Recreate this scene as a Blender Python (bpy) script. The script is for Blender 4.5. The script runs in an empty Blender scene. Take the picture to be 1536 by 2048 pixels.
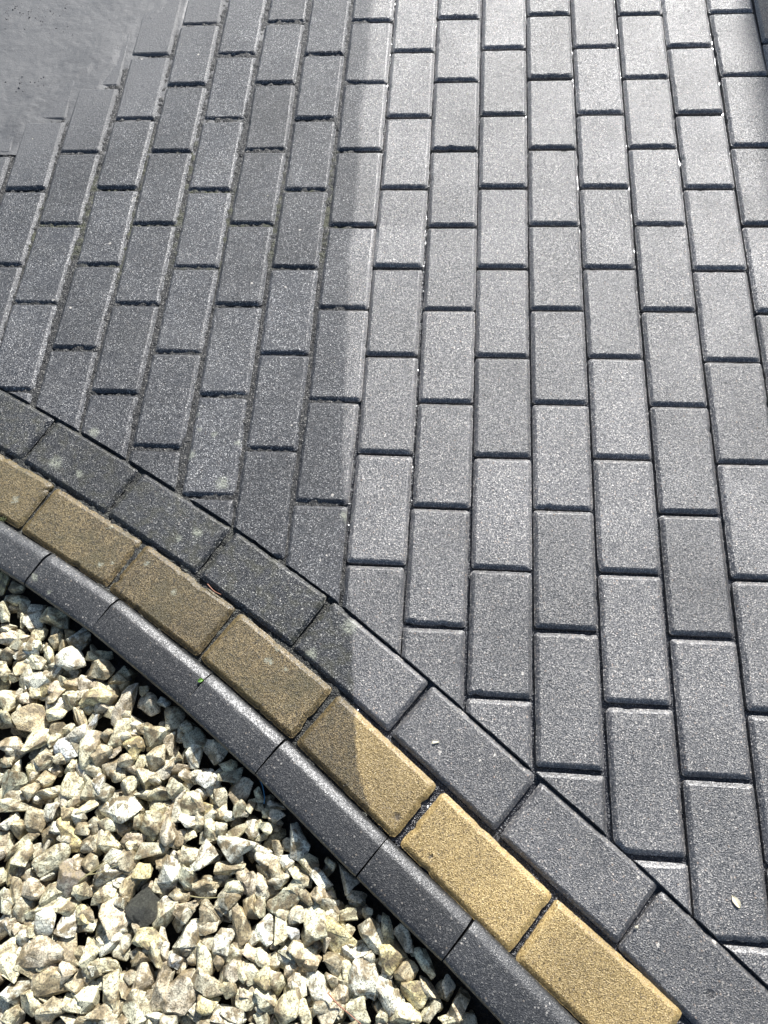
import bpy, bmesh, math, random
import numpy as np
from mathutils import Vector, Matrix, noise as mnoise

# ------------------------------------------------------------------ camera
scn = bpy.context.scene
COL = scn.collection
CAM_LOC = (0.16397, -1.09937, 1.15599)
CR = ((0.995817, 0.062857, -0.06632), (0.032509, -0.92203, -0.385751), (-0.085397, 0.381982, -0.920216))
cam_d = bpy.data.cameras.new('camera')
cam = bpy.data.objects.new('camera', cam_d)
COL.objects.link(cam)
cam.matrix_world = Matrix(((CR[0][0], -CR[1][0], -CR[2][0], CAM_LOC[0]),
                           (CR[0][1], -CR[1][1], -CR[2][1], CAM_LOC[1]),
                           (CR[0][2], -CR[1][2], -CR[2][2], CAM_LOC[2]), (0, 0, 0, 1)))
cam_d.sensor_fit = 'VERTICAL'
cam_d.sensor_height = 36.0
cam_d.sensor_width = 27.0
cam_d.lens = 36.0 * 1500 / 2048
cam_d.clip_start = 0.02
cam_d.clip_end = 500
scn.camera = cam

# ------------------------------------------------------------------ light
SUN_AZ, SUN_EL = math.radians(18), math.radians(37)     # azimuth measured from +Y towards +X
world = bpy.data.worlds.new('World')
scn.world = world
world.use_nodes = True
wn = world.node_tree
bg = wn.nodes['Background']
sky = wn.nodes.new('ShaderNodeTexSky')
sky.sky_type = 'NISHITA'
sky.sun_disc = False
sky.sun_elevation = SUN_EL
sky.sun_rotation = SUN_AZ
wn.links.new(sky.outputs[0], bg.inputs[0])
bg.inputs[1].default_value = 0.075
sun_d = bpy.data.lights.new('sun', 'SUN')
sun_d.energy = 5.0
sun_d.angle = math.radians(0.53)
sun_d.color = (1.0, 0.985, 0.965)
sun = bpy.data.objects.new('sun', sun_d)
COL.objects.link(sun)
sdir = Vector((math.sin(SUN_AZ) * math.cos(SUN_EL), math.cos(SUN_AZ) * math.cos(SUN_EL), math.sin(SUN_EL)))
sun.rotation_euler = sdir.to_track_quat('Z', 'Y').to_euler()
scn.view_settings.view_transform = 'Standard'
scn.view_settings.look = 'None'
scn.view_settings.gamma = 1
scn.view_settings.exposure = 1.0

# ---- measured layout, metres on the ground plane (z = 0 is the top of the paving)
FIELD = [[0, [-0.8673, 0.7072, 0.0098], None],
[0, [-0.8653, 0.5037, 0.0098], None],
[0, [-0.8634, 0.3002, 0.0098], None],
[0, [-0.8614, 0.0967, 0.0098], None],
[1, [-0.7649, 0.6084, 0.0099], None],
[1, [-0.7629, 0.4049, 0.0099], None],
[1, [-0.7597, 0.2001, 0.0156], None],
[1, [-0.7577, -0.0033, 0.0039], None],
[1, [-0.7569, -0.2055, 0.0099], None],
[2, [-0.6604, 0.7108, -0.0014], None],
[2, [-0.6607, 0.5073, -0.0014], None],
[2, [-0.6609, 0.3049, -0.0007], None],
[2, [-0.66, 0.1029, 0.0036], None],
[2, [-0.6605, -0.0985, -0.0075], None],
[2, [-0.6618, -0.2969, -0.0006],
[-0.7095, -0.3768, 0.4443, 0.8959]],
[2, [-0.6619, -0.497, -0.0014],
[-0.7096, -0.3768, 0.4443, 0.8959]],
[3, [-0.5586, 0.6093, 0.0029], None],
[3, [-0.5574, 0.4052, 0.0059], None],
[3, [-0.5564, 0.2011, 0.0016], None],
[3, [-0.5545, -0.0016, 0.0108], None],
[3, [-0.555, -0.2026, -0.0104], None],
[3, [-0.5571, -0.4044, 0.0029],
[-0.6047, -0.4288, 0.4568, 0.8896]],
[4, [-0.4573, 0.7135, -0.0002], None],
[4, [-0.4559, 0.5095, 0.0067], None],
[4, [-0.4554, 0.3053, -0.0044], None],
[4, [-0.456, 0.1028, 0.0017], None],
[4, [-0.4553, -0.0983, 0.0014], None],
[4, [-0.4562, -0.2986, -0.0063], None],
[4, [-0.4575, -0.5001, -0.0002],
[-0.505, -0.48, 0.4792, 0.8777]],
[5, [-0.3538, 0.6077, -0.0004], None],
[5, [-0.3537, 0.4019, 0.0003], None],
[5, [-0.354, 0.196, -0.0023], None],
[5, [-0.3518, -0.0077, 0.0128], None],
[5, [-0.3511, -0.2086, -0.0103], None],
[5, [-0.3544, -0.4094, -0.0069], None],
[5, [-0.3559, -0.6129, -0.0004],
[-0.4034, -0.5355, 0.4955, 0.8686]],
[6, [-0.2516, 0.7151, 0.0024], None],
[6, [-0.2529, 0.5104, -0.0063], None],
[6, [-0.251, 0.3071, 0.0184], None],
[6, [-0.2509, 0.1041, -0.0154], None],
[6, [-0.2531, -0.0981, 0.0075], None],
[6, [-0.2515, -0.2992, 0.0025], None],
[6, [-0.2494, -0.501, 0.0106],
[-0.2969, -0.5963, 0.5021, 0.8648]],
[6, [-0.2473, -0.7031, 0.0024],
[-0.2947, -0.5976, 0.5025, 0.8645]],
[7, [-0.1503, 0.6019, 0.0009], None],
[7, [-0.1502, 0.3984, 0.0005], None],
[7, [-0.1497, 0.1945, 0.0027], None],
[7, [-0.1506, -0.0071, -0.0063], None],
[7, [-0.1502, -0.2081, 0.0091], None],
[7, [-0.1489, -0.408, -0.002], None],
[7, [-0.1493, -0.6081, 0.0009],
[-0.1967, -0.6546, 0.5421, 0.8403]],
[8, [-0.0501, 0.7124, 0.0], None],
[8, [-0.0499, 0.5083, 0.0009], None],
[8, [-0.0487, 0.3044, 0.0051], None],
[8, [-0.0472, 0.1006, 0.0023], None],
[8, [-0.0476, -0.1022, -0.0042], None],
[8, [-0.0473, -0.3045, 0.0057], None],
[8, [-0.0492, -0.5067, -0.0154], None],
[8, [-0.0523, -0.7086, 0.0],
[-0.0996, -0.7172, 0.553, 0.8332]],
[9, [0.0511, 0.6092, -0.0018], None],
[9, [0.0514, 0.4044, 0.001], None],
[9, [0.0523, 0.1997, 0.0015], None],
[9, [0.0513, -0.0034, -0.0081], None],
[9, [0.0503, -0.2063, 0.0012], None],
[9, [0.051, -0.4086, 0.0006], None],
[9, [0.0499, -0.6107, -0.008], None],
[9, [0.0483, -0.8138, -0.0018],
[0.0011, -0.7843, 0.6054, 0.796]],
[10, [0.1508, 0.7165, -0.0009], None],
[10, [0.1511, 0.5126, 0.0013], None],
[10, [0.1515, 0.3073, -0.0002], None],
[10, [0.1526, 0.1008, 0.0047], None],
[10, [0.1534, -0.1028, -0.0016], None],
[10, [0.1533, -0.3043, 0.0001], None],
[10, [0.1526, -0.5063, -0.0045], None],
[10, [0.1497, -0.7092, -0.0105], None],
[10, [0.1476, -0.9131, -0.0009],
[0.1004, -0.8598, 0.6149, 0.7886]],
[11, [0.2539, 0.613, -0.0021], None],
[11, [0.2536, 0.4068, -0.0014], None],
[11, [0.2532, 0.2012, -0.0026], None],
[11, [0.2524, -0.002, -0.0035], None],
[11, [0.2519, -0.2057, -0.0009], None],
[11, [0.2527, -0.4086, 0.0023], None],
[11, [0.253, -0.6115, -0.0029], None],
[11, [0.2508, -0.8142, -0.0098], None],
[11, [0.2488, -1.0175, -0.0021],
[0.2017, -0.9389, 0.6234, 0.7819]],
[12, [0.355, 0.722, -0.0015], None],
[12, [0.3545, 0.516, -0.0022], None],
[12, [0.3538, 0.3089, -0.0029], None],
[12, [0.3529, 0.1036, -0.0026], None],
[12, [0.3529, -0.0998, 0.001], None],
[12, [0.3535, -0.3021, 0.0005], None],
[12, [0.3537, -0.5036, -0.001], None],
[12, [0.3526, -0.7053, -0.0056], None],
[12, [0.3517, -0.9109, -0.0003], None],
[12, [0.3517, -1.1165, -0.0015],
[0.3046, -1.0209, 0.622, 0.783]],
[13, [0.4551, 0.6102, 0.0004], None],
[13, [0.4555, 0.4072, 0.0021], None],
[13, [0.4555, 0.2022, -0.0019], None],
[13, [0.454, -0.0024, -0.0047], None],
[13, [0.4538, -0.2041, 0.004], None],
[13, [0.4547, -0.4059, 0.0006], None],
[13, [0.4541, -0.6089, -0.0031], None],
[13, [0.4538, -0.8131, 0.0025], None],
[13, [0.4562, -1.0189, 0.0093],
[0.4091, -1.1039, 0.6514, 0.7587]],
[13, [0.4581, -1.2245, 0.0004],
[0.4111, -1.1055, 0.652, 0.7582]],
[14, [0.5577, 0.7137, 0.0003], None],
[14, [0.5572, 0.5106, -0.0021], None],
[14, [0.5564, 0.3074, -0.0015], None],
[14, [0.556, 0.1037, -0.0002], None],
[14, [0.5553, -0.0997, -0.0029], None],
[14, [0.5554, -0.3022, 0.0038], None],
[14, [0.5563, -0.5032, 0.0009], None],
[14, [0.5567, -0.7063, 0.0013], None],
[14, [0.5575, -0.9115, 0.0029], None],
[14, [0.5581, -1.1155, 0.0003],
[0.5111, -1.1915, 0.6522, 0.758]],
[14, [0.5582, -1.319, 0.0003],
[0.5111, -1.1915, 0.6522, 0.758]],
[15, [0.6556, 0.6066, 0.0018], None],
[15, [0.6571, 0.4025, 0.0073], None],
[15, [0.6578, 0.198, -0.0024], None],
[15, [0.6565, -0.0048, -0.002], None],
[15, [0.6561, -0.2077, 0.0016], None],
[15, [0.6568, -0.4099, 0.0034], None],
[15, [0.6585, -0.611, 0.0069], None],
[15, [0.6594, -0.815, -0.0004], None],
[15, [0.6593, -1.0198, 0.0018], None],
[16, [0.7556, 0.714, -0.0006], None],
[16, [0.7588, 0.5117, 0.0157], None],
[16, [0.7605, 0.3088, -0.0078], None],
[16, [0.7579, 0.1038, -0.0054], None],
[16, [0.7572, -0.1008, 0.0016], None],
[16, [0.7575, -0.3045, -0.0006], None],
[17, [0.8577, 0.6123, 0.0], None],
[17, [0.8577, 0.4088, 0.0], None],
[-1, [-0.971, 0.809, 0.0], None],
[-1, [-0.971, 0.6055, 0.0], None]]
FIELD_OUT = [[0, [-0.8693, 0.9107, 0.0098], None],
[0, [-0.8594, -0.1068, 0.0098], None],
[0, [-0.8574, -0.3103, 0.0098],
[-0.9051, -0.2879, 0.4088, 0.9126]],
[1, [-0.7689, 1.0154, 0.0099], None],
[1, [-0.7669, 0.8119, 0.0099], None],
[1, [-0.7549, -0.409, 0.0099],
[-0.8026, -0.3338, 0.4203, 0.9074]],
[2, [-0.6599, 1.1178, -0.0014], None],
[2, [-0.6601, 0.9143, -0.0014], None],
[3, [-0.5603, 1.2198, 0.0029], None],
[3, [-0.5598, 1.0163, 0.0029], None],
[3, [-0.5592, 0.8128, 0.0029], None],
[4, [-0.4572, 1.324, -0.0002], None],
[4, [-0.4572, 1.1205, -0.0002], None],
[4, [-0.4573, 0.917, -0.0002], None],
[5, [-0.3535, 1.2182, -0.0004], None],
[5, [-0.3536, 1.0147, -0.0004], None],
[5, [-0.3537, 0.8112, -0.0004], None],
[6, [-0.253, 1.3256, 0.0024], None],
[6, [-0.2525, 1.1221, 0.0024], None],
[6, [-0.2521, 0.9186, 0.0024], None],
[7, [-0.1509, 1.2124, 0.0009], None],
[7, [-0.1507, 1.0089, 0.0009], None],
[7, [-0.1505, 0.8054, 0.0009], None],
[8, [-0.0501, 1.3229, 0.0], None],
[8, [-0.0501, 1.1194, 0.0], None],
[8, [-0.0501, 0.9159, 0.0], None],
[9, [0.0523, 1.2197, -0.0018], None],
[9, [0.0519, 1.0162, -0.0018], None],
[9, [0.0515, 0.8127, -0.0018], None],
[10, [0.1514, 1.327, -0.0009], None],
[10, [0.1512, 1.1235, -0.0009], None],
[10, [0.151, 0.92, -0.0009], None],
[11, [0.2552, 1.2235, -0.0021], None],
[11, [0.2548, 1.02, -0.0021], None],
[11, [0.2544, 0.8165, -0.0021], None],
[12, [0.3558, 1.3325, -0.0015], None],
[12, [0.3555, 1.129, -0.0015], None],
[12, [0.3553, 0.9255, -0.0015], None],
[13, [0.4548, 1.2207, 0.0004], None],
[13, [0.4549, 1.0172, 0.0004], None],
[13, [0.455, 0.8137, 0.0004], None],
[14, [0.5575, 1.3242, 0.0003], None],
[14, [0.5576, 1.1207, 0.0003], None],
[14, [0.5576, 0.9172, 0.0003], None],
[15, [0.6546, 1.2171, 0.0018], None],
[15, [0.6549, 1.0136, 0.0018], None],
[15, [0.6553, 0.8101, 0.0018], None],
[15, [0.6597, -1.2233, 0.0018],
[0.6128, -1.279, 0.7071, 0.7071]],
[15, [0.6601, -1.4268, 0.0018],
[0.6132, -1.2793, 0.7072, 0.707]],
[16, [0.756, 1.3245, -0.0006], None],
[16, [0.7559, 1.121, -0.0006], None],
[16, [0.7558, 0.9175, -0.0006], None],
[16, [0.7574, -0.508, -0.0006], None],
[16, [0.7573, -0.7115, -0.0006], None],
[16, [0.7572, -0.915, -0.0006], None],
[16, [0.7571, -1.1185, -0.0006], None],
[16, [0.757, -1.322, -0.0006],
[0.7101, -1.3764, 0.721, 0.6929]],
[16, [0.7568, -1.5255, -0.0006],
[0.71, -1.3763, 0.721, 0.6929]],
[17, [0.8577, 2.0368, 0.0], None],
[17, [0.8577, 1.8333, 0.0], None],
[17, [0.8577, 1.6298, 0.0], None],
[17, [0.8577, 1.4263, 0.0], None],
[17, [0.8577, 1.2228, 0.0], None],
[17, [0.8577, 1.0193, 0.0], None],
[17, [0.8577, 0.8158, 0.0], None],
[17, [0.8577, 0.2053, 0.0], None],
[17, [0.8577, 0.0018, 0.0], None],
[17, [0.8577, -0.2017, 0.0], None],
[17, [0.8577, -0.4052, 0.0], None],
[17, [0.8577, -0.6087, 0.0], None],
[18, [0.9594, 2.1385, 0.0], None],
[18, [0.9594, 1.935, 0.0], None],
[18, [0.9594, 1.7315, 0.0], None],
[18, [0.9594, 1.528, 0.0], None],
[18, [0.9594, 1.3245, 0.0], None],
[18, [0.9594, 1.121, 0.0], None],
[18, [0.9594, 0.9175, 0.0], None],
[18, [0.9594, 0.714, 0.0], None],
[18, [0.9594, 0.5105, 0.0], None],
[18, [0.9594, 0.307, 0.0], None],
[18, [0.9594, 0.1035, 0.0], None],
[18, [0.9594, -0.1, 0.0], None],
[18, [0.9594, -0.3035, 0.0], None],
[18, [0.9594, -0.507, 0.0], None],
[19, [1.0611, 2.0368, 0.0], None],
[19, [1.0611, 1.8333, 0.0], None],
[19, [1.0611, 1.6298, 0.0], None],
[19, [1.0611, 1.4263, 0.0], None],
[19, [1.0611, 1.2228, 0.0], None],
[19, [1.0611, 1.0193, 0.0], None],
[19, [1.0611, 0.8158, 0.0], None],
[19, [1.0611, 0.6123, 0.0], None],
[19, [1.0611, 0.4088, 0.0], None],
[19, [1.0611, 0.2053, 0.0], None],
[19, [1.0611, 0.0018, 0.0], None],
[19, [1.0611, -0.2017, 0.0], None],
[19, [1.0611, -0.4052, 0.0], None],
[19, [1.0611, -0.6087, 0.0], None],
[20, [1.1628, 2.1385, 0.0], None],
[20, [1.1628, 1.935, 0.0], None],
[20, [1.1628, 1.7315, 0.0], None],
[20, [1.1628, 1.528, 0.0], None],
[20, [1.1628, 1.3245, 0.0], None],
[20, [1.1628, 1.121, 0.0], None],
[20, [1.1628, 0.9175, 0.0], None],
[20, [1.1628, 0.714, 0.0], None],
[20, [1.1628, 0.5105, 0.0], None],
[20, [1.1628, 0.307, 0.0], None],
[20, [1.1628, 0.1035, 0.0], None],
[20, [1.1628, -0.1, 0.0], None],
[20, [1.1628, -0.3035, 0.0], None],
[20, [1.1628, -0.507, 0.0], None],
[21, [1.2645, 2.0368, 0.0], None],
[21, [1.2645, 1.8333, 0.0], None],
[21, [1.2645, 1.6298, 0.0], None],
[21, [1.2645, 1.4263, 0.0], None],
[21, [1.2645, 1.2228, 0.0], None],
[21, [1.2645, 1.0193, 0.0], None],
[21, [1.2645, 0.8158, 0.0], None],
[21, [1.2645, 0.6123, 0.0], None],
[21, [1.2645, 0.4088, 0.0], None],
[21, [1.2645, 0.2053, 0.0], None],
[21, [1.2645, 0.0018, 0.0], None],
[21, [1.2645, -0.2017, 0.0], None],
[21, [1.2645, -0.4052, 0.0], None],
[21, [1.2645, -0.6087, 0.0], None],
[22, [1.3662, 2.1385, 0.0], None],
[22, [1.3662, 1.935, 0.0], None],
[22, [1.3662, 1.7315, 0.0], None],
[22, [1.3662, 1.528, 0.0], None],
[22, [1.3662, 1.3245, 0.0], None],
[22, [1.3662, 1.121, 0.0], None],
[22, [1.3662, 0.9175, 0.0], None],
[22, [1.3662, 0.714, 0.0], None],
[22, [1.3662, 0.5105, 0.0], None],
[22, [1.3662, 0.307, 0.0], None],
[22, [1.3662, 0.1035, 0.0], None],
[22, [1.3662, -0.1, 0.0], None],
[22, [1.3662, -0.3035, 0.0], None],
[22, [1.3662, -0.507, 0.0], None],
[23, [1.4679, 2.0368, 0.0], None],
[23, [1.4679, 1.8333, 0.0], None],
[23, [1.4679, 1.6298, 0.0], None],
[23, [1.4679, 1.4263, 0.0], None],
[23, [1.4679, 1.2228, 0.0], None],
[23, [1.4679, 1.0193, 0.0], None],
[23, [1.4679, 0.8158, 0.0], None],
[23, [1.4679, 0.6123, 0.0], None],
[23, [1.4679, 0.4088, 0.0], None],
[23, [1.4679, 0.2053, 0.0], None],
[23, [1.4679, 0.0018, 0.0], None],
[23, [1.4679, -0.2017, 0.0], None],
[23, [1.4679, -0.4052, 0.0], None],
[23, [1.4679, -0.6087, 0.0], None],
[-1, [-0.971, 1.0125, 0.0], None],
[-1, [-0.971, 0.402, 0.0], None],
[-1, [-0.971, 0.1985, 0.0], None],
[-1, [-0.971, -0.005, 0.0], None],
[-1, [-0.971, -0.2085, 0.0], None],
[-2, [-1.0727, 1.1142, 0.0], None],
[-2, [-1.0727, 0.9107, 0.0], None],
[-2, [-1.0727, 0.7072, 0.0], None],
[-2, [-1.0727, 0.5037, 0.0], None],
[-2, [-1.0727, 0.3002, 0.0], None],
[-2, [-1.0727, 0.0967, 0.0], None],
[-2, [-1.0727, -0.1068, 0.0], None],
[-3, [-1.1744, 1.0125, 0.0], None],
[-3, [-1.1744, 0.809, 0.0], None],
[-3, [-1.1744, 0.6055, 0.0], None],
[-3, [-1.1744, 0.402, 0.0], None],
[-3, [-1.1744, 0.1985, 0.0], None],
[-3, [-1.1744, -0.005, 0.0], None],
[-3, [-1.1744, -0.2085, 0.0], None]]
DARK = [[-1.0412, -0.2882, -0.3818, 0.1985],
[-0.8543, -0.3674, -0.4211, 0.1985],
[-0.6706, -0.4539, -0.4604, 0.1985],
[-0.4903, -0.547, -0.4997, 0.1985],
[-0.3106, -0.6482, -0.526, 0.1985],
[-0.133, -0.7572, -0.5749, 0.1985],
[0.0351, -0.8752, -0.6502, 0.1985],
[0.1966, -1.001, -0.673, 0.1985],
[0.3584, -1.1298, -0.6712, 0.1985],
[0.513, -1.2614, -0.7105, 0.1985],
[0.6605, -1.4009, -0.7498, 0.1985],
[0.8024, -1.5461, -0.7891, 0.1985]]
YELLOW = [[-1.0076, -0.4134, -0.379, 0.1985],
[-0.822, -0.4955, -0.4191, 0.1985],
[-0.6398, -0.585, -0.4592, 0.1985],
[-0.4604, -0.6801, -0.4993, 0.1985],
[-0.2826, -0.7835, -0.5545, 0.1985],
[-0.1118, -0.8969, -0.6174, 0.1985],
[0.054, -1.0212, -0.6689, 0.1985],
[0.2167, -1.1513, -0.6801, 0.1985],
[0.3787, -1.2779, -0.6465, 0.1985],
[0.5276, -1.4158, -0.6866, 0.1985],
[0.6719, -1.5587, -0.7267, 0.1985]]
KERB = [[-1.0879, -0.4718, -0.3665, 0.148],
[-0.9238, -0.5419, -0.4024, 0.2],
[-0.7623, -0.6179, -0.4382, 0.148],
[-0.6036, -0.6997, -0.4741, 0.2],
[-0.4472, -0.7826, -0.5096, 0.1451],
[-0.2968, -0.8747, -0.5789, 0.1996],
[-0.1487, -0.9755, -0.6223, 0.1508],
[-0.0064, -1.083, -0.666, 0.1981],
[0.1338, -1.1916, -0.65, 0.1488],
[0.275, -1.3018, -0.686, 0.2],
[0.4085, -1.4202, -0.7218, 0.148],
[0.5377, -1.5434, -0.7577, 0.2],
[0.6624, -1.6712, -0.7936, 0.148]]
CIRCLE = [-2.962461631754124, -5.084151101771908, 5.219486284239934]
WASH = [[-0.047, 0.9642],
[-0.0512, 0.6116],
[-0.047, 0.3933],
[-0.0534, 0.3017],
[-0.046, 0.2037],
[-0.0422, 0.0458],
[-0.0447, -0.0382],
[-0.0454, -0.0783],
[-0.0379, -0.218],
[-0.0301, -0.3466],
[-0.0261, -0.4169],
[-0.0213, -0.5168],
[-0.0093, -0.6182],
[0.0021, -0.7153],
[0.0118, -0.7739],
[0.0195, -0.8201],
[0.0275, -0.9109],
[0.0321, -0.9406],
[0.0434, -1.0277],
[0.0498, -1.044],
[0.0578, -1.064],
[0.0703, -1.0968],
[0.1403, -1.1768]]
LICHEN = [[-0.478, -0.4817, 0.00876],
[-0.5363, -0.5448, 0.01071],
[-0.4879, -0.566, 0.00667],
[-0.5911, -0.4939, 0.00201],
[-0.2913, -0.5227, 0.00731],
[-0.2545, -0.4798, 0.00459],
[-0.2265, -0.576, 0.01062],
[-0.256, -0.668, 0.00782],
[-0.2869, -0.68, 0.00437],
[-0.3337, -0.7263, 0.00613],
[-0.4125, -0.7295, 0.00448],
[-0.3939, -0.727, 0.00267],
[-0.2782, -0.774, 0.00427],
[-0.5126, -0.7625, 0.00552],
[-0.4806, -0.7871, 0.00363],
[-0.1074, -0.8777, 0.00564],
[-0.0408, -0.8635, 0.00798],
[0.0152, -0.8163, 0.01119],
[-0.0067, -0.629, 0.0084],
[-0.2926, -0.4419, 0.00375],
[-0.2113, -0.4957, 0.00452],
[-0.2831, -0.4724, 0.0037],
[-0.0984, -0.86, 0.00322],
[-0.08, -0.8888, 0.004],
[-0.4118, -0.6629, 0.00364],
[-0.4574, -0.446, 0.00195],
[-0.5913, -0.6196, 0.00585]]
PITS = [[0.6377, -0.3571, 0.0031],
[0.325, -0.8873, 0.00237],
[0.4218, -0.4636, 0.00197],
[0.1057, -1.0893, 0.00617],
[0.0261, -1.0509, 0.00233],
[0.2982, -1.2063, 0.00234],
[0.5196, -1.2775, 0.00652],
[0.3296, -1.2749, 0.00236],
[0.1548, -1.1395, 0.00386]]
CHIPS = [[-0.2314, -0.1468, 0.00351],
[-0.1642, -0.1547, 0.00306],
[-0.0763, -0.7098, 0.00166],
[-0.1006, -0.7805, 0.00196],
[-0.0432, -0.7085, 0.00198],
[-0.033, -0.5913, 0.00341],
[-0.0332, -0.6994, 0.00165],
[0.1525, -0.9862, 0.0031],
[0.2841, -0.8773, 0.00316],
[0.2585, -0.8809, 0.00236],
[0.4967, -1.0584, 0.00241],
[0.4628, -0.3474, 0.00282],
[-0.6256, -0.1903, 0.00334],
[-0.5856, -0.208, 0.00328],
[0.3867, -0.1569, 0.00302],
[-0.5763, 0.4955, 0.00351],
[-0.4436, 0.5052, 0.00345],
[-0.5392, -0.047, 0.00343],
[-0.1509, -0.0128, 0.00323],
[-0.1186, -0.458, 0.00225],
[0.1633, -0.9991, 0.00232],
[0.2218, -1.0062, 0.00232],
[0.4726, -0.8775, 0.00325],
[0.4482, -0.9406, 0.0024],
[0.4383, -1.1464, 0.00317],
[0.2434, -0.998, 0.00233],
[0.5321, -1.2162, 0.00406],
[0.4583, -1.2255, 0.0032]]
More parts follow.
